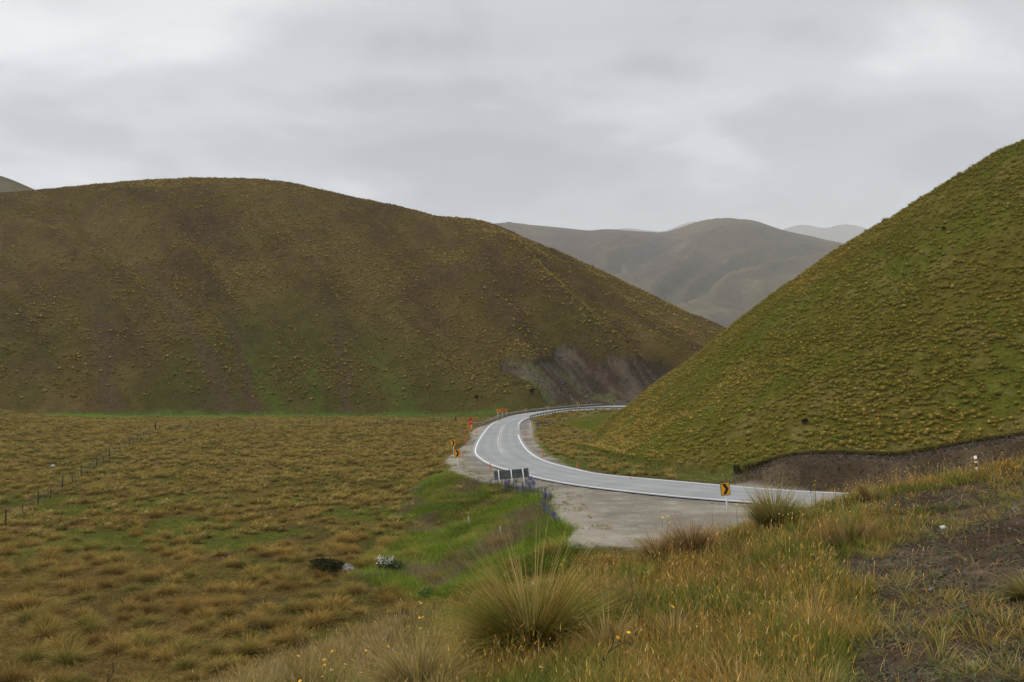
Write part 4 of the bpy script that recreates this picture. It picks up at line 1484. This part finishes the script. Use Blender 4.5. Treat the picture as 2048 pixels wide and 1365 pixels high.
def strokes_5(cx, cz, w, h, t):
    """the figure 5 as bars"""
    return [(cx, cz + h / 2 - t / 2, w, t), (cx - w / 2 + t / 2, cz + h / 4, t, h / 2), (cx, cz, w, t), (cx + w / 2 - t / 2, cz - h / 4, t, h / 2), (cx, cz - h / 2 + t / 2, w, t)]


def bars(bm, L, y0, y1, mi=0):
    for (cx, cz, w, h) in L:
        add_prism(bm, [(cx - w / 2, cz - h / 2), (cx + w / 2, cz - h / 2), (cx + w / 2, cz + h / 2), (cx - w / 2, cz + h / 2)], y0, y1, mi)
        y0 -= .0003


def far_board():
    yy = 172.0
    x = (1005.3 - 1024) / F * yy
    o = sign_root('chevron_board', x, yy, 'long orange sight board with two figures and black arrows, on three white posts', 'road sign', None, .05, math.radians(-3))
    g = gz(x, yy)
    top = max(1.6, CZ + ray(1005, 818.3)[1] * yy - g)
    w, h = 2.45, .74
    for px in (-.95, 0, .92): post(o, top - .05, .055, px)
    bm = bmesh.new(); c = top - h / 2
    add_prism(bm, rounded(0, c, w, h, .05), -.015, 0, 0)
    add_prism(bm, rounded(-.80, c, .70, h * .78, .05), -.019, -.0155, 1)
    p = bobj('panel', bm, [M_ORANGE, plain_mat('pale_orange_sheeting', (.80, .30, .05), .4)], o)
    for k in range(4):
        bm = bmesh.new()
        add_prism(bm, chevron_pts(-.20 + k * .40, c, .36, h * .92, .19), -.020, -.0155)
        bobj('chevron_mark', bm, M_BLACK, p)
    bm = bmesh.new()
    bars(bm, strokes_5(-.95, c, .22, .40, .07) + strokes_5(-.66, c, .22, .40, .07), -.023, -.0195)
    bobj('speed_numerals', bm, M_BLACK, p)


far_board()


def board_back():
    x0, y0 = on_road(1000, 966, -.5); x1, y1 = on_road(1056, 968, -.35)
    yy = 64.2
    x = (1024.5 - 1024) / F * yy
    o = sign_root('sight_board', x, yy, 'large dark grey board seen from behind, on three white posts above the lupins', 'road sign', None, -.22, math.radians(-6.5))
    g = gz(x, yy)
    c = CZ + ray(1024.5, 948.5)[1] * yy - g
    w, h = 2.84, .70
    bm = bmesh.new()
    add_box(bm, (-.72, .02, c), (w / 2 - .006, .025, h), 0, None, .006)
    add_box(bm, (.72, .02, c), (w / 2 - .006, .025, h), 0, None, .006)
    for s in (-1, 1):
        add_box(bm, (0, -.004, c + s * h * .30), (w - .1, .022, .05), 0)
    p = bobj('panel', bm, M_BOARD, o)
    for px in (-1.02, .02, .98): post(o, c + h / 2 + .03, .042, px, -.058)


board_back()


def red_signs():
    x, y = on_road(944.5, 858, -1.15)
    g = gz(x, y)
    o = sign_root('red_sign', x, y, 'white post carrying a red disc above a red lower panel, left of the guardrail', 'road sign', None, .05, math.radians(-9))
    k = y / F
    top = 26 * k
    post(o, top - .1, .05)
    bm = bmesh.new()
    oc = [(math.cos(math.radians(22.5 + 45 * i)) * 4.3 * k, top - 4 * k + math.sin(math.radians(22.5 + 45 * i)) * 4.3 * k) for i in range(8)]
    add_prism(bm, oc, -.02, 0, 0)
    p = bobj('upper_panel', bm, M_RED, o)
    bm = bmesh.new()
    add_prism(bm, [(-1.6 * k, top - 3.6 * k), (1.6 * k, top - 3.6 * k), (.7 * k, top - 1.2 * k), (-.9 * k, top - 1.0 * k)], -.026, -.0205)
    bobj('dark_symbol', bm, plain_mat('maroon_paint', (.10, .008, .008)), p)
    bm = bmesh.new()
    add_prism(bm, rounded(0, top - 12 * k, 7.6 * k, 4.6 * k, .12), -.02, 0, 0)
    q = bobj('lower_panel', bm, M_RED, o)
    bm = bmesh.new()
    add_prism(bm, [(-2.0 * k, top - 11 * k), (1.6 * k, top - 11 * k), (.4 * k, top - 12.4 * k), (-.6 * k, top - 12.4 * k)], -.026, -.0205)
    bobj('dark_symbol', bm, plain_mat('maroon_paint', (.16, .008, .008)), q)
    # warning sign in front of it
    x, y = on_road(939, 864.5, -1.25)
    k = y / F
    o = sign_root('warning_sign', x, y, 'orange diamond sign with a bent black arrow over a small orange plate', 'road sign', None, .05, math.radians(-7))
    top = 19.5 * k
    post(o, top - 1.5 * k, .05)
    c = top - 4.6 * k
    bm = bmesh.new(); r = 4.7 * k
    add_prism(bm, [(0, c + r), (-r, c), (0, c - r), (r, c)], -.02, 0)
    p = bobj('panel', bm, M_ORANGE, o)
    bm = bmesh.new(); q = .5 * k
    for (ax, az, bx, bz) in ((-.6, -2.6, -.6, -.6), (-.6, -.6, .9, .6), (.9, .6, .9, 1.4)):
        dx, dz = bx - ax, bz - az; l = math.hypot(dx, dz); nx, nz = -dz / l * .55, dx / l * .55
        add_prism(bm, [((ax + nx) * k, c + (az + nz) * k), ((bx + nx) * k, c + (bz + nz) * k), ((bx - nx) * k, c + (bz - nz) * k), ((ax - nx) * k, c + (az - nz) * k)], -.026 - .0004 * (ax + 2), -.0205)
    add_prism(bm, [(-.4 * k, c + 1.3 * k), (2.2 * k, c + 1.3 * k), (.9 * k, c + 3.0 * k)], -.0262, -.0205)
    bobj('bent_arrow', bm, M_BLACK, p)
    c2 = top - 11.6 * k
    bm = bmesh.new()
    add_prism(bm, rounded(0, c2, 7.0 * k, 4.4 * k, .05), -.02, 0)
    p = bobj('speed_plate', bm, M_ORANGE, o)
    bm = bmesh.new()
    bars(bm, strokes_5(-1.5 * k, c2, 1.9 * k, 3.0 * k, .55 * k) + strokes_5(1.5 * k, c2, 1.9 * k, 3.0 * k, .55 * k), -.026, -.0205)
    bobj('speed_numerals', bm, M_BLACK, p)


red_signs()


def guardrail(side, u0, u1, off, label, flare):
    E = RO if side < 0 else RI
    pu, _ = project(E[:, 0], E[:, 1], E[:, 2])
    ys = E[:, 1]
    idx = [i for i in range(NS) if ys[i] > 140 and u0 <= pu[i] <= u1]
    NN = NO if side < 0 else NI
    P = np.array([np.append(E[i, :2] + side * NN[i] * off, 0) for i in idx])
    # resample evenly
    s = np.concatenate([[0], np.cumsum(np.linalg.norm(np.diff(P[:, :2], axis=0), axis=1))])
    q = np.arange(0, s[-1], 1.0)
    X = np.interp(q, s, P[:, 0]); Y = np.interp(q, s, P[:, 1])
    if flare:
        d0 = np.array([X[0] - X[1], Y[0] - Y[1]]); d0 /= np.linalg.norm(d0)
        n0 = side * NN[idx[0]]
        ex = [np.array([X[0], Y[0]]) + d0 * k + n0 * .05 * k * k for k in range(flare, 0, -1)]
        X = np.concatenate([[e[0] for e in ex], X]); Y = np.concatenate([[e[1] for e in ex], Y])
    zr = np.interp(X, E[idx][:, 0], E[idx][:, 2]) if side > 0 or True else 0
    Zg = ground_z(X, Y)
    dd = np.hypot(X[:, None] - E[None, :, 0], Y[:, None] - E[None, :, 1]).argmin(1)
    Z = np.maximum(Zg, E[dd, 2] - .15)
    o = empty('guardrail', (X[len(X) // 2], Y[len(X) // 2], Z[len(X) // 2]))
    tag(o, label, 'guardrail')
    ox, oy, oz = o.location
    bm = bmesh.new()
    prof = [(-.02, .42), (.045, .48), (.045, .53), (-.02, .58), (.045, .63), (.045, .68), (-.02, .74), (-.035, .74), (.025, .67), (.025, .64), (-.04, .58), (.025, .52), (.025, .49), (-.035, .42)]
    rings = []
    for i in range(len(X)):
        j0, j1 = max(i - 1, 0), min(i + 1, len(X) - 1)
        t = np.array([X[j1] - X[j0], Y[j1] - Y[j0]]); t /= np.linalg.norm(t)
        n = np.array([-t[1], t[0]]) * (-side)
        n = n if (n @ (E[dd[i], :2] - np.array([X[i], Y[i]]))) > 0 else -n
        rings.append([bm.verts.new((X[i] - ox + n[0] * a, Y[i] - oy + n[1] * a, Z[i] - oz + b)) for a, b in prof])
    m = len(prof)
    for i in range(len(rings) - 1):
        for k in range(m):
            bm.faces.new((rings[i][k], rings[i][(k + 1) % m], rings[i + 1][(k + 1) % m], rings[i + 1][k]))
    bm.faces.new(rings[0]); bm.faces.new(list(reversed(rings[-1])))
    bobj('rail', bm, M_STEEL, o)
    bm = bmesh.new()
    add_box(bm, (0, 0, .22), (.10, .13, 1.0), 0, None, .01)
    pm = bpy.data.meshes.new('post'); bm.to_mesh(pm); bm.free(); pm.materials.append(M_GREYWOOD)
    for i in range(1, len(X), 2):
        j0, j1 = max(i - 1, 0), min(i + 1, len(X) - 1)
        t = np.array([X[j1] - X[j0], Y[j1] - Y[j0]]); t /= np.linalg.norm(t)
        n = np.array([-t[1], t[0]]); n = n if (n @ (E[dd[i], :2] - np.array([X[i], Y[i]]))) > 0 else -n
        c = link('post', pm, o, (X[i] - ox - n[0] * .11, Y[i] - oy - n[1] * .11, Z[i] - oz))
        c.rotation_euler.z = math.atan2(t[1], t[0])
    return o


guardrail(-1, 985, 1216, 1.25, 'long steel guardrail on the outer side of the far bend, below the small arrow signs', 6)
guardrail(1, 1052, 1262, .85, 'steel guardrail on the inner side of the far bend, above the lupin patch', 4)


def marker_post(u, v, z, h, label, r=.05, band=True, yy=None):
    x, y = on_road(u, v, z) if yy is None else ((u - 1024) / F * yy, yy)
    o = sign_root('marker_post', x, y, label, 'marker post', None, 0, math.radians(-4))
    post(o, h, r, 0, 0)
    if band:
        bm = bmesh.new(); add_tube(bm, [(0, 0, h - .16), (0, 0, h - .09)], [r + .004] * 2, 10); add_tube(bm, [(0, 0, h - .34), (0, 0, h - .20)], [r + .004] * 2, 10)
        bobj('dark_band', bm, M_BLACK, o)
    return o


marker_post(1061.5, 861.5, -1.3, 1.75, 'slim white post with a dark band at the near end of the inner guardrail', .055)
yy = 25.0
xx = (1967 - 1024) / F * yy
marker_post(1967, 0, 0, max(.5, CZ + ray(1967, 911.5)[1] * yy - gz(xx, yy)), 'white marker post with a dark band half hidden behind the bank crest', .045, True, yy)


def stakes():
    def stake_mesh(top, mt):
        bm = bmesh.new()
        add_box(bm, (0, 0, top / 2 - .1), (.05, .035, top + .2), 0, None, .004)
        for vtx in bm.verts:
            if vtx.co.z > top * .9 and vtx.co.x > 0: vtx.co.z -= .03
        me = bpy.data.meshes.new('marker_stake'); bm.to_mesh(me); bm.free(); me.materials.append(mt)
        return me
    A = stake_mesh(1.0, M_FLUO); P = stake_mesh(.75, M_STAKE)
    for (u, v, z, hp, lab) in (
            (981.5, 943.5, -.75, 17, 'orange stake standing in front of the white edge line, left of the grey board'),
            (925.5, 915.5, -1.2, 12, 'orange stake on the gravel just right of the nearer arrow sign of the pair'),
            (931.5, 890.5, -1.3, 9.5, 'orange stake on the gravel edge behind the pair of arrow signs'),
            (953.5, 866.5, -1.25, 8, 'faint orange stake between the bent arrow sign and the road'),
            (1052.6, 879.5, -1.4, 12, 'orange stake inside the bend beside the inner edge line'),
            (1087, 911.5, -1.1, 15, 'orange stake on the inner gravel edge by the green verge'),
            (1155, 937, -.6, 15, 'orange stake at the left end of the dark soil strip'),
            (1261, 956, -.1, 6, 'short orange stake on the dark soil strip, rightmost of the inner stakes'),
            (930, 871, -1.3, 5, 'low orange stake in the grass left of the bent arrow sign'),
            (988, 837.5, -.95, 6, 'small orange stake left of the long orange sight board')):
        x, y = on_road(u, v, z)
        o = link('marker_stake', A, None, (x, y, gz(x, y)))
        o.scale = (1.4 if y < 100 else 1.8, 1, hp * y / F)
        o.rotation_euler = (0, math.radians(-4), random.uniform(-.4, .4))
        tag(o, lab, 'stake', 'orange stakes along the bend')
    for (u, v, lab) in ((938.5, 1049, 'pale wooden peg in the lush green grass, left one of two'), (1001.5, 1072, 'pale wooden peg in the lush green grass, right one of two')):
        p = hit(u, v)
        o = link('wooden_peg', P, None, p); o.rotation_euler = (0, math.radians(-5), .3)
        o.scale = (1.6, 1.4, .8)
        tag(o, lab, 'peg', 'pale pegs in the green grass')


stakes()


def fence(name, p0, p1, n, h_post, h_batten, label, ends=(1.0, 1.3), mat=None):
    x0, y0 = p0; x1, y1 = p1
    o = empty(name, (x0, y0, gz(x0, y0)))
    tag(o, label, 'fence')
    ox, oy, oz = o.location
    tops = []
    for i in range(n):
        t = i / (n - 1)
        x = x0 + (x1 - x0) * t; y = y0 + (y1 - y0) * t; z = gz(x, y)
        big = i % 2 == 0
        last = i == n - 1
        h = h_post if big else h_batten
        r = .055 if big else .032
        if last: r = .15; h *= ends[1]
        bm = bmesh.new()
        lx, ly = random.uniform(-.05, .05), random.uniform(-.05, .05)
        z0 = 0 if not big else -.3
        add_tube(bm, [(x - ox, y - oy, z - oz + z0), (x - ox + lx, y - oy + ly, z - oz + h * random.uniform(.93, 1.06))], [r, r * .9], 7)
        bobj('strainer_post' if last else ('post' if big else 'batten'), bm, mat or M_WOOD, o)
        tops.append((x - ox, y - oy, z - oz))
    for q in (.25, .5, .75, .95):
        bm = bmesh.new()
        add_tube(bm, [(a, b, c + h_batten * q) for a, b, c in tops], .006, 4)
        bobj('wire', bm, M_STEEL, o)


fence('wire_fence', on_road(11.5, 1051, -2.9), on_road(310.5, 861, -2.9), 23, 1.28, .95, 'old post and wire fence running away across the left of the paddock')
fence('wire_fence', on_road(318, 860, -2.9), on_road(912, 844, -2.75), 35, 1.15, .9, 'thin wire fence crossing the far side of the paddock below the green strip')

# ------------------------------------------------------------------ plants and stones


def leaf_cloud(name, n, ax, leaf, mat, parent, cz, thin=.55, cols=((.03, .04, .015), (.045, .055, .02), (.02, .027, .012))):
    d = rng.normal(0, 1, (n, 3)); d /= np.linalg.norm(d, axis=1)[:, None]
    r = R(thin, 1.0, n) * (.75 + .4 * vnoise(d[:, 0] * 2.2 + 5, d[:, 1] * 2.2 + d[:, 2] * 3, 7))
    nl = 9
    ld = rng.normal(0, 1, (nl, 3)); ld /= np.linalg.norm(ld, axis=1)[:, None]; ld[:, 2] = np.abs(ld[:, 2]) * .9 - .25
    lo = ld * R(.3, .62, nl)[:, None]; ls = R(.30, .55, nl)
    w_ = rng.integers(0, nl, n)
    c = (lo[w_] + d * r[:, None] * ls[w_][:, None]) * np.array(ax) * 1.1 + np.array([0, 0, cz])
    c[:, 2] = np.maximum(c[:, 2], .02)
    a = rng.normal(0, 1, (n, 3)); a /= np.linalg.norm(a, axis=1)[:, None]
    b = np.cross(a, rng.normal(0, 1, (n, 3))); b /= np.linalg.norm(b, axis=1)[:, None]
    s = (leaf * R(.6, 1.3, n))[:, None]
    V = np.stack([c - a * s, c + b * s * .5, c + a * s, c - b * s * .5], 1).reshape(-1, 3)
    T = (np.array([[0, 1, 2, 3]])[None] + (np.arange(n) * 4)[:, None, None]).reshape(-1, 4)
    col = np.repeat(pick(cols, n), 4, 0)
    return link(name, tri_mesh(name, V, T, mat, np.clip(col, .004, 1)), parent)


def shrub(p, w, h, label, n=500, leaf=.09, cols=((.03, .04, .015), (.045, .055, .02), (.02, .027, .012))):
    o = empty('shrub', p)
    tag(o, label, 'shrub')
    bm = bmesh.new()
    for k in range(5):
        a = k * 1.26 + .3
        add_tube(bm, [(0, 0, -.2), (math.cos(a) * w * .1, math.sin(a) * w * .1, h * .3), (math.cos(a) * w * .28, math.sin(a) * w * .28, h * .75)], [w * .03, w * .022, w * .008], 5)
    bobj('stems', bm, M_BARK, o)
    leaf_cloud('foliage', n, (w / 2, w / 2, h / 2), leaf, M_GRASS, o, h * .52, .25, cols)


def at_y(u, yy):
    x = (u - 1024) / F * yy
    return (x, yy, gz(x, yy))


shrub(at_y(1065, 203), 1.7, 1.9, 'dark round shrub at the foot of the slope above the leftmost far arrow sign', 700, .13, ((.012, .016, .008), (.018, .022, .010)))
shrub(at_y(953, 212), 1.2, 1.5, 'small dark shrub on the green strip left of the long orange board', 500, .12, ((.012, .016, .008), (.018, .022, .010)))
shrub(hit(1610, 850), .62, .6, 'dark green bush alone on the lower right hillside', 500, .07, ((.02, .035, .012), (.03, .045, .015)))
shrub(hit(1886, 462), .65, .55, 'dark bush alone high on the right hillside', 400, .08, ((.02, .035, .012), (.03, .045, .015)))
shrub(hit(1473, 948), 1.2, .9, 'low dark bush at the left end of the brown cut bank', 800, .07, ((.035, .05, .016), (.05, .06, .018)))
shrub(hit(648, 1146), 2.5, .8, 'dark low bush filling the hollow in the paddock', 1600, .08, ((.022, .024, .008), (.036, .036, .011), (.018, .017, .006)))
shrub(hit(858, 1200), 1.3, .6, 'deep green leafy weed at the foot of the lush slope', 700, .08, ((.045, .095, .02), (.06, .11, .024)))


def daisy_bush():
    p = hit(778, 1148)
    o = empty('daisy_bush', p)
    tag(o, 'bush covered in small white flowers at the edge of the lush green slope', 'flowering bush')
    leaf_cloud('foliage', 1500, (.85, .75, .55), .075, M_GRASS, o, .48, .3, ((.07, .095, .03), (.10, .11, .05), (.05, .07, .024)))
    n = 170
    a = R(0, 2 * math.pi, n); e = R(.1, 1.4, n)
    sel = np.stack([np.cos(a) * np.cos(e) * .88 - .05, np.sin(a) * np.cos(e) * .78, np.sin(e) * .62 + .5], 1)
    sel = sel[(sel[:, 0] < .35) | (R(0, 1, n) < .3)]
    nl = 14
    hub = np.stack([R(-.75, .25, nl), R(-.5, .2, nl), R(.62, .92, nl)], 1)
    sel = hub[rng.integers(0, nl, n)] + rng.normal(0, .11, (n, 3)) * np.array([1, 1, .6])
    bm = bmesh.new()
    for c in sel:
        c = Vector(c); nn = Vector((random.gauss(0, .4), random.gauss(-.4, .3), 1)).normalized()
        s = nn.orthogonal().normalized(); t = nn.cross(s); r = random.uniform(.014, .028)
        bm.faces.new([bm.verts.new(c + (s * math.cos(k * math.pi / 4) + t * math.sin(k * math.pi / 4)) * r * (1 if k % 2 else .7)) for k in range(8)])
    bobj('blossom', bm, M_DAISY, o)


daisy_bush()


def lupin_mesh(k):
    """leafy base with a few violet flower spikes"""
    rr = random.Random(k)
    bm = bmesh.new()
    for i in range(rr.choice((2, 3, 3, 4))):
        bx, by = rr.uniform(-.16, .16), rr.uniform(-.16, .16)
        h = rr.uniform(.55, .95); q = h - rr.uniform(.28, .42)
        tx, ty = bx * 1.5, by * 1.5
        add_tube(bm, [(bx * .4, by * .4, 0), (bx, by, q), (tx, ty, h)], [.012, .010, .004], 5, 1)
        m = 26
        for j in range(m):
            f = j / m; a = j * 2.4
            r = .055 * (1 - f) ** .7 + .008
            c = Vector((bx + (tx - bx) * f + math.cos(a) * r * .7, by + (ty - by) * f + math.sin(a) * r * .7, q + (h - q) * f))
            s = .028 * (1 - .6 * f) + .006
            vs = [bm.verts.new(c + Vector(o_) * s) for o_ in ((1, 0, 0), (0, 1, .3), (-1, 0, 0), (0, -1, -.3), (0, 0, 1.2))]
            for tri in ((0, 1, 4), (1, 2, 4), (2, 3, 4), (3, 0, 4)):
                bm.faces.new([vs[t] for t in tri]).material_index = 0
    for i in range(46):
        a = rr.uniform(0, 6.28); r = rr.uniform(.05, .30); z = rr.uniform(.10, .42)
        c = Vector((math.cos(a) * r, math.sin(a) * r, z))
        d = Vector((math.cos(a), math.sin(a), rr.uniform(-.3, .5))).normalized(); s = d.cross(Vector((0, 0, 1))).normalized()
        L_ = rr.uniform(.07, .12)
        f = bm.faces.new([bm.verts.new(c), bm.verts.new(c + d * L_ * .6 + s * L_ * .3), bm.verts.new(c + d * L_), bm.verts.new(c + d * L_ * .6 - s * L_ * .3)])
        f.material_index = 1
    me = bpy.data.meshes.new('lupin')
    bm.to_mesh(me); bm.free()
    me.materials.append(M_LUPIN); me.materials.append(M_LEAF)
    return me


def lupins():
    Ms = [lupin_mesh(k) for k in range(6)]

    def put(u, v, lab, s=1.0):
        p = hit(u, v)
        o = link('lupin', random.choice(Ms), None, p)
        o.rotation_euler = (0, 0, random.uniform(0, 6.28)); k = s * random.uniform(.55, .95); o.scale = (k, k, k)
        tag(o, lab, 'lupin', 'violet lupins beside the road')
    a = 'violet lupin in the long clump under the dark grey board'
    for i in range(34):
        u = random.uniform(1005, 1112); put(u, 973 + (u - 1010) * .22 + random.uniform(-4, 16), a)
    for i in range(9): put(random.uniform(1048, 1072), random.uniform(974, 990), a, 1.15)
    for i in range(7): put(random.uniform(952, 1000), random.uniform(966, 974), 'violet lupin in the sparse row left of the grey board')
    for i in range(11):
        u = random.uniform(1088, 1118); put(u, 1026 + (u - 1088) * .75 + random.uniform(-5, 5), 'violet lupin at the edge of the gravel turnout, right of the green slope')
    for i in range(8): put(random.uniform(1072, 1082), random.uniform(851, 860), 'violet lupin in the far clump beside the slim white post', 1.4)
    for i in range(9): put(random.uniform(1087, 1106), random.uniform(848, 854), 'violet lupin in the far patch below the inner guardrail', 1.3)
    for i in range(3): put(random.uniform(922, 930), random.uniform(868, 874), 'violet lupin in the grass near the bent arrow sign', 1.3)


lupins()


def yellow_flowers():
    def mesh_head():
        bm = bmesh.new()
        for ring, (r, z, n) in enumerate(((.020, .0, 11), (.014, .004, 9))):
            for k in range(n):
                a = 2 * math.pi * k / n + ring * .3; w = .0055
                d = Vector((math.cos(a), math.sin(a), .25 + .2 * ring)); s = Vector((-math.sin(a), math.cos(a), 0))
                bm.faces.new([bm.verts.new(d * .003 + Vector((0, 0, z)) - s * w * .5), bm.verts.new(d * .003 + Vector((0, 0, z)) + s * w * .5), bm.verts.new(d * r + s * w + Vector((0, 0, z))), bm.verts.new(d * r * 1.08 + Vector((0, 0, z))), bm.verts.new(d * r - s * w + Vector((0, 0, z)))])
        add_tube(bm, [(0, 0, -.012), (0, 0, .002)], [.003, .008], 6, 1)
        me = bpy.data.meshes.new('flower_head'); bm.to_mesh(me); bm.free()
        me.materials.append(M_PETAL); me.materials.append(M_STEM)
        return me
    MH = mesh_head()
    L1 = [(842, 1207), (851, 1211), (882, 1239), (896, 1234), (839, 1236), (846, 1235), (842, 1258)]
    L2 = [(776, 1294), (705, 1322), (745, 1322), (742, 1329), (771, 1329), (641, 1336), (642, 1344), (645, 1355), (600, 1363), (533, 1354), (665, 1303), (668, 1309), (674, 1315), (648, 1320), (649, 1331), (664, 1341), (722, 1347), (728, 1347), (596, 1313), (619, 1342), (732, 1302), (690, 1330), (655, 1314)]
    L3 = [(1466, 1052), (1415, 1123), (1472, 1010), (1489, 1010), (1500, 1014), (1325, 1036), (1335, 1033), (1337, 1047), (1397, 1069), (1424, 1008)]
    L4 = [(1631, 962), (1629, 971), (1628, 980), (1622, 985)]
    L5 = [(1022, 1276), (1121, 1245), (1257, 1266), (1082, 1336), (1235, 1276), (1345, 1215)]
    G = 'yellow flowers in the bank grass'
    for L, lab in ((L1, 'yellow flower at the left shoulder of the bank beside the largest tussock'), (L2, 'yellow flower in the dry grass along the bottom edge left of the largest tussock'),
                   (L3, 'yellow flower among the reddish tussocks near the lone arrow sign'), (L4, 'yellow flower on the tall plant standing before the dark cut bank'), (L5, 'yellow flower low in the green grass around the largest tussock')):
        for (u, v) in L:
            a, e = ray(u, v)
            ys = np.linspace(4.2, 19, 400)
            hgt = CZ + e * ys - ground_z(a * ys, ys)
            want = random.uniform(.26, .40)
            k = int(np.argmin(np.abs(hgt - want)))
            yy_ = float(ys[k]); h = float(hgt[k])
            x_ = float(a * yy_); z_ = gz(x_, yy_)
            bm = bmesh.new()
            lx, ly = random.uniform(-.05, .05), random.uniform(-.05, .05)
            r_ = max(.0022, yy_ / F * .35)
            add_tube(bm, [(lx, ly, -.03), (lx * .4, ly * .4, h * .5), (0, 0, h - .004)], [r_, r_, r_ * .8], 5)
            o = bobj('yellow_flower', bm, M_STEM)
            o.location = (x_, yy_, z_)
            tag(o, lab, 'flower', G)
            hd = link('flower_head', MH, o, (0, 0, h)); hd.rotation_euler = (random.uniform(.2, .7), random.uniform(-.3, .3), random.uniform(0, 6))
            s = random.uniform(.8, 1.1) * max(.85, yy_ / 13); hd.scale = (s, s, s)


yellow_flowers()


def branchy(bm, p, d, L, r, depth, rr):
    q = p
    pts_ = [p]
    for k in range(3):
        d = (d + Vector((rr.gauss(0, .18), rr.gauss(0, .18), rr.gauss(.05, .12)))).normalized()
        q = q + d * L / 3
        pts_.append(q)
    add_tube(bm, pts_, [r, r * .85, r * .7, r * .5], 5)
    if depth == 0: return
    for k in range(rr.choice((2, 3, 3))):
        b = pts_[rr.choice((1, 2, 3, 3))]
        dd = (d + Vector((rr.gauss(0, .6), rr.gauss(0, .6), rr.gauss(.15, .4)))).normalized()
        branchy(bm, b, dd, L * rr.uniform(.45, .75), r * .6, depth - 1, rr)


def dead_shrub(u, v, yy, h, seed, label, r=.008, depth=3, dirn=(.15, 0, 1), leaves=False):
    p = at_y(u, yy) if yy else hit(u, v)
    rr = random.Random(seed)
    bm = bmesh.new()
    branchy(bm, Vector((0, 0, -.05)), Vector(dirn).normalized(), h * .5, r, depth, rr)
    o = bobj('dead_shrub', bm, M_BARK); o.location = p
    tag(o, label, 'dead shrub')


dead_shrub(1192, 0, 6.6, .55, 3, 'dark bare twiggy shrub in the foreground grass right of the largest tussock', .009, 4)
dead_shrub(1365, 0, 6.9, .36, 5, 'dark bent twig lying over the foreground grass', .007, 2, (-.8, 0, .6))
dead_shrub(212, 1372, None, .95, 8, 'spiky dark sapling at the bottom edge among pale tussocks', .022, 3)
dead_shrub(1655, 948, None, .7, 11, 'bare brown twiggy bush on the lip of the cut bank', .015, 4, (.1, 0, 1))
dead_shrub(1398, 915, None, .9, 14, 'reddish bare shrub at the foot of the right hillside', .02, 4, (.1, 0, 1))


def stone(p, s, seed, label, mat, group=None):
    bm = bmesh.new()
    bmesh.ops.create_icosphere(bm, subdivisions=3, radius=1)
    o_ = Vector((seed * 3.1, seed * 1.7, seed))
    from mathutils import noise as mn
    for v in bm.verts:
        d = v.co.normalized()
        k = .72 + .5 * mn.noise(d * 1.3 + o_) + .22 * mn.noise(d * 3.4 + o_)
        c = d * k
        c.z = max(c.z, -.35)
        v.co = Vector((c.x * s[0], c.y * s[1], c.z * s[2]))
    o = bobj('stone', bm, mat, None, False)
    o.location = (p[0], p[1], p[2] + s[2] * .2)
    o.rotation_euler = (0, 0, seed)
    tag(o, label, 'stone', group)


stone(hit(1886, 1058), (.058, .046, .042), 2, 'white quartz stone lying on the bare soil of the bank', M_PALESTONE)
stone(hit(2032, 1021), (.08, .06, .045), 4, 'dark grey stone near the right edge of the bare soil', M_STONE)
stone(hit(1945, 1333), (.045, .035, .028), 6, 'small dark stone on the bare soil near the bottom edge', M_STONE)
stone(hit(1862, 1180), (.04, .03, .02), 7, 'small flat stone halfway up the bare soil', M_STONE)
stone(hit(1500, 1236), (.05, .04, .03), 9, 'grey stone hidden among the foreground seed grass', M_STONE)
stone(hit(696, 1140), (.95, .45, .30), 12, 'flat grey slab of rock at the edge of the dark hollow', M_STONE)
stone(hit(106, 933), (.42, .3, .2), 15, 'pale rock lying in the paddock left of the fence', plain_mat('pale_rock', (.36, .34, .31), .8, var=.3, scale=6))

# ------------------------------------------------------------------ haze: one closed box of thin air
def haze():
    bm = bmesh.new()
    zt = float(GZ.max()) + 6.0; zb = float(GZ.min()) - 1.0
    add_box(bm, (0, 6780, (zt + zb) / 2), (62000, 13800, zt - zb))
    m = bpy.data.materials.new('thin_haze'); m.use_nodes = True
    nt = m.node_tree; nt.nodes.clear()
    out = nt.nodes.new('ShaderNodeOutputMaterial'); v = nt.nodes.new('ShaderNodeVolumePrincipled')
    v.inputs['Color'].default_value = (.97, .98, 1.0, 1); v.inputs['Density'].default_value = HAZE
    v.inputs['Anisotropy'].default_value = 0.0
    nt.links.new(v.outputs[0], out.inputs['Volume'])
    o = bobj('haze', bm, m)
    tag(o, kind='stuff')


HAZE = 0.00008
haze()
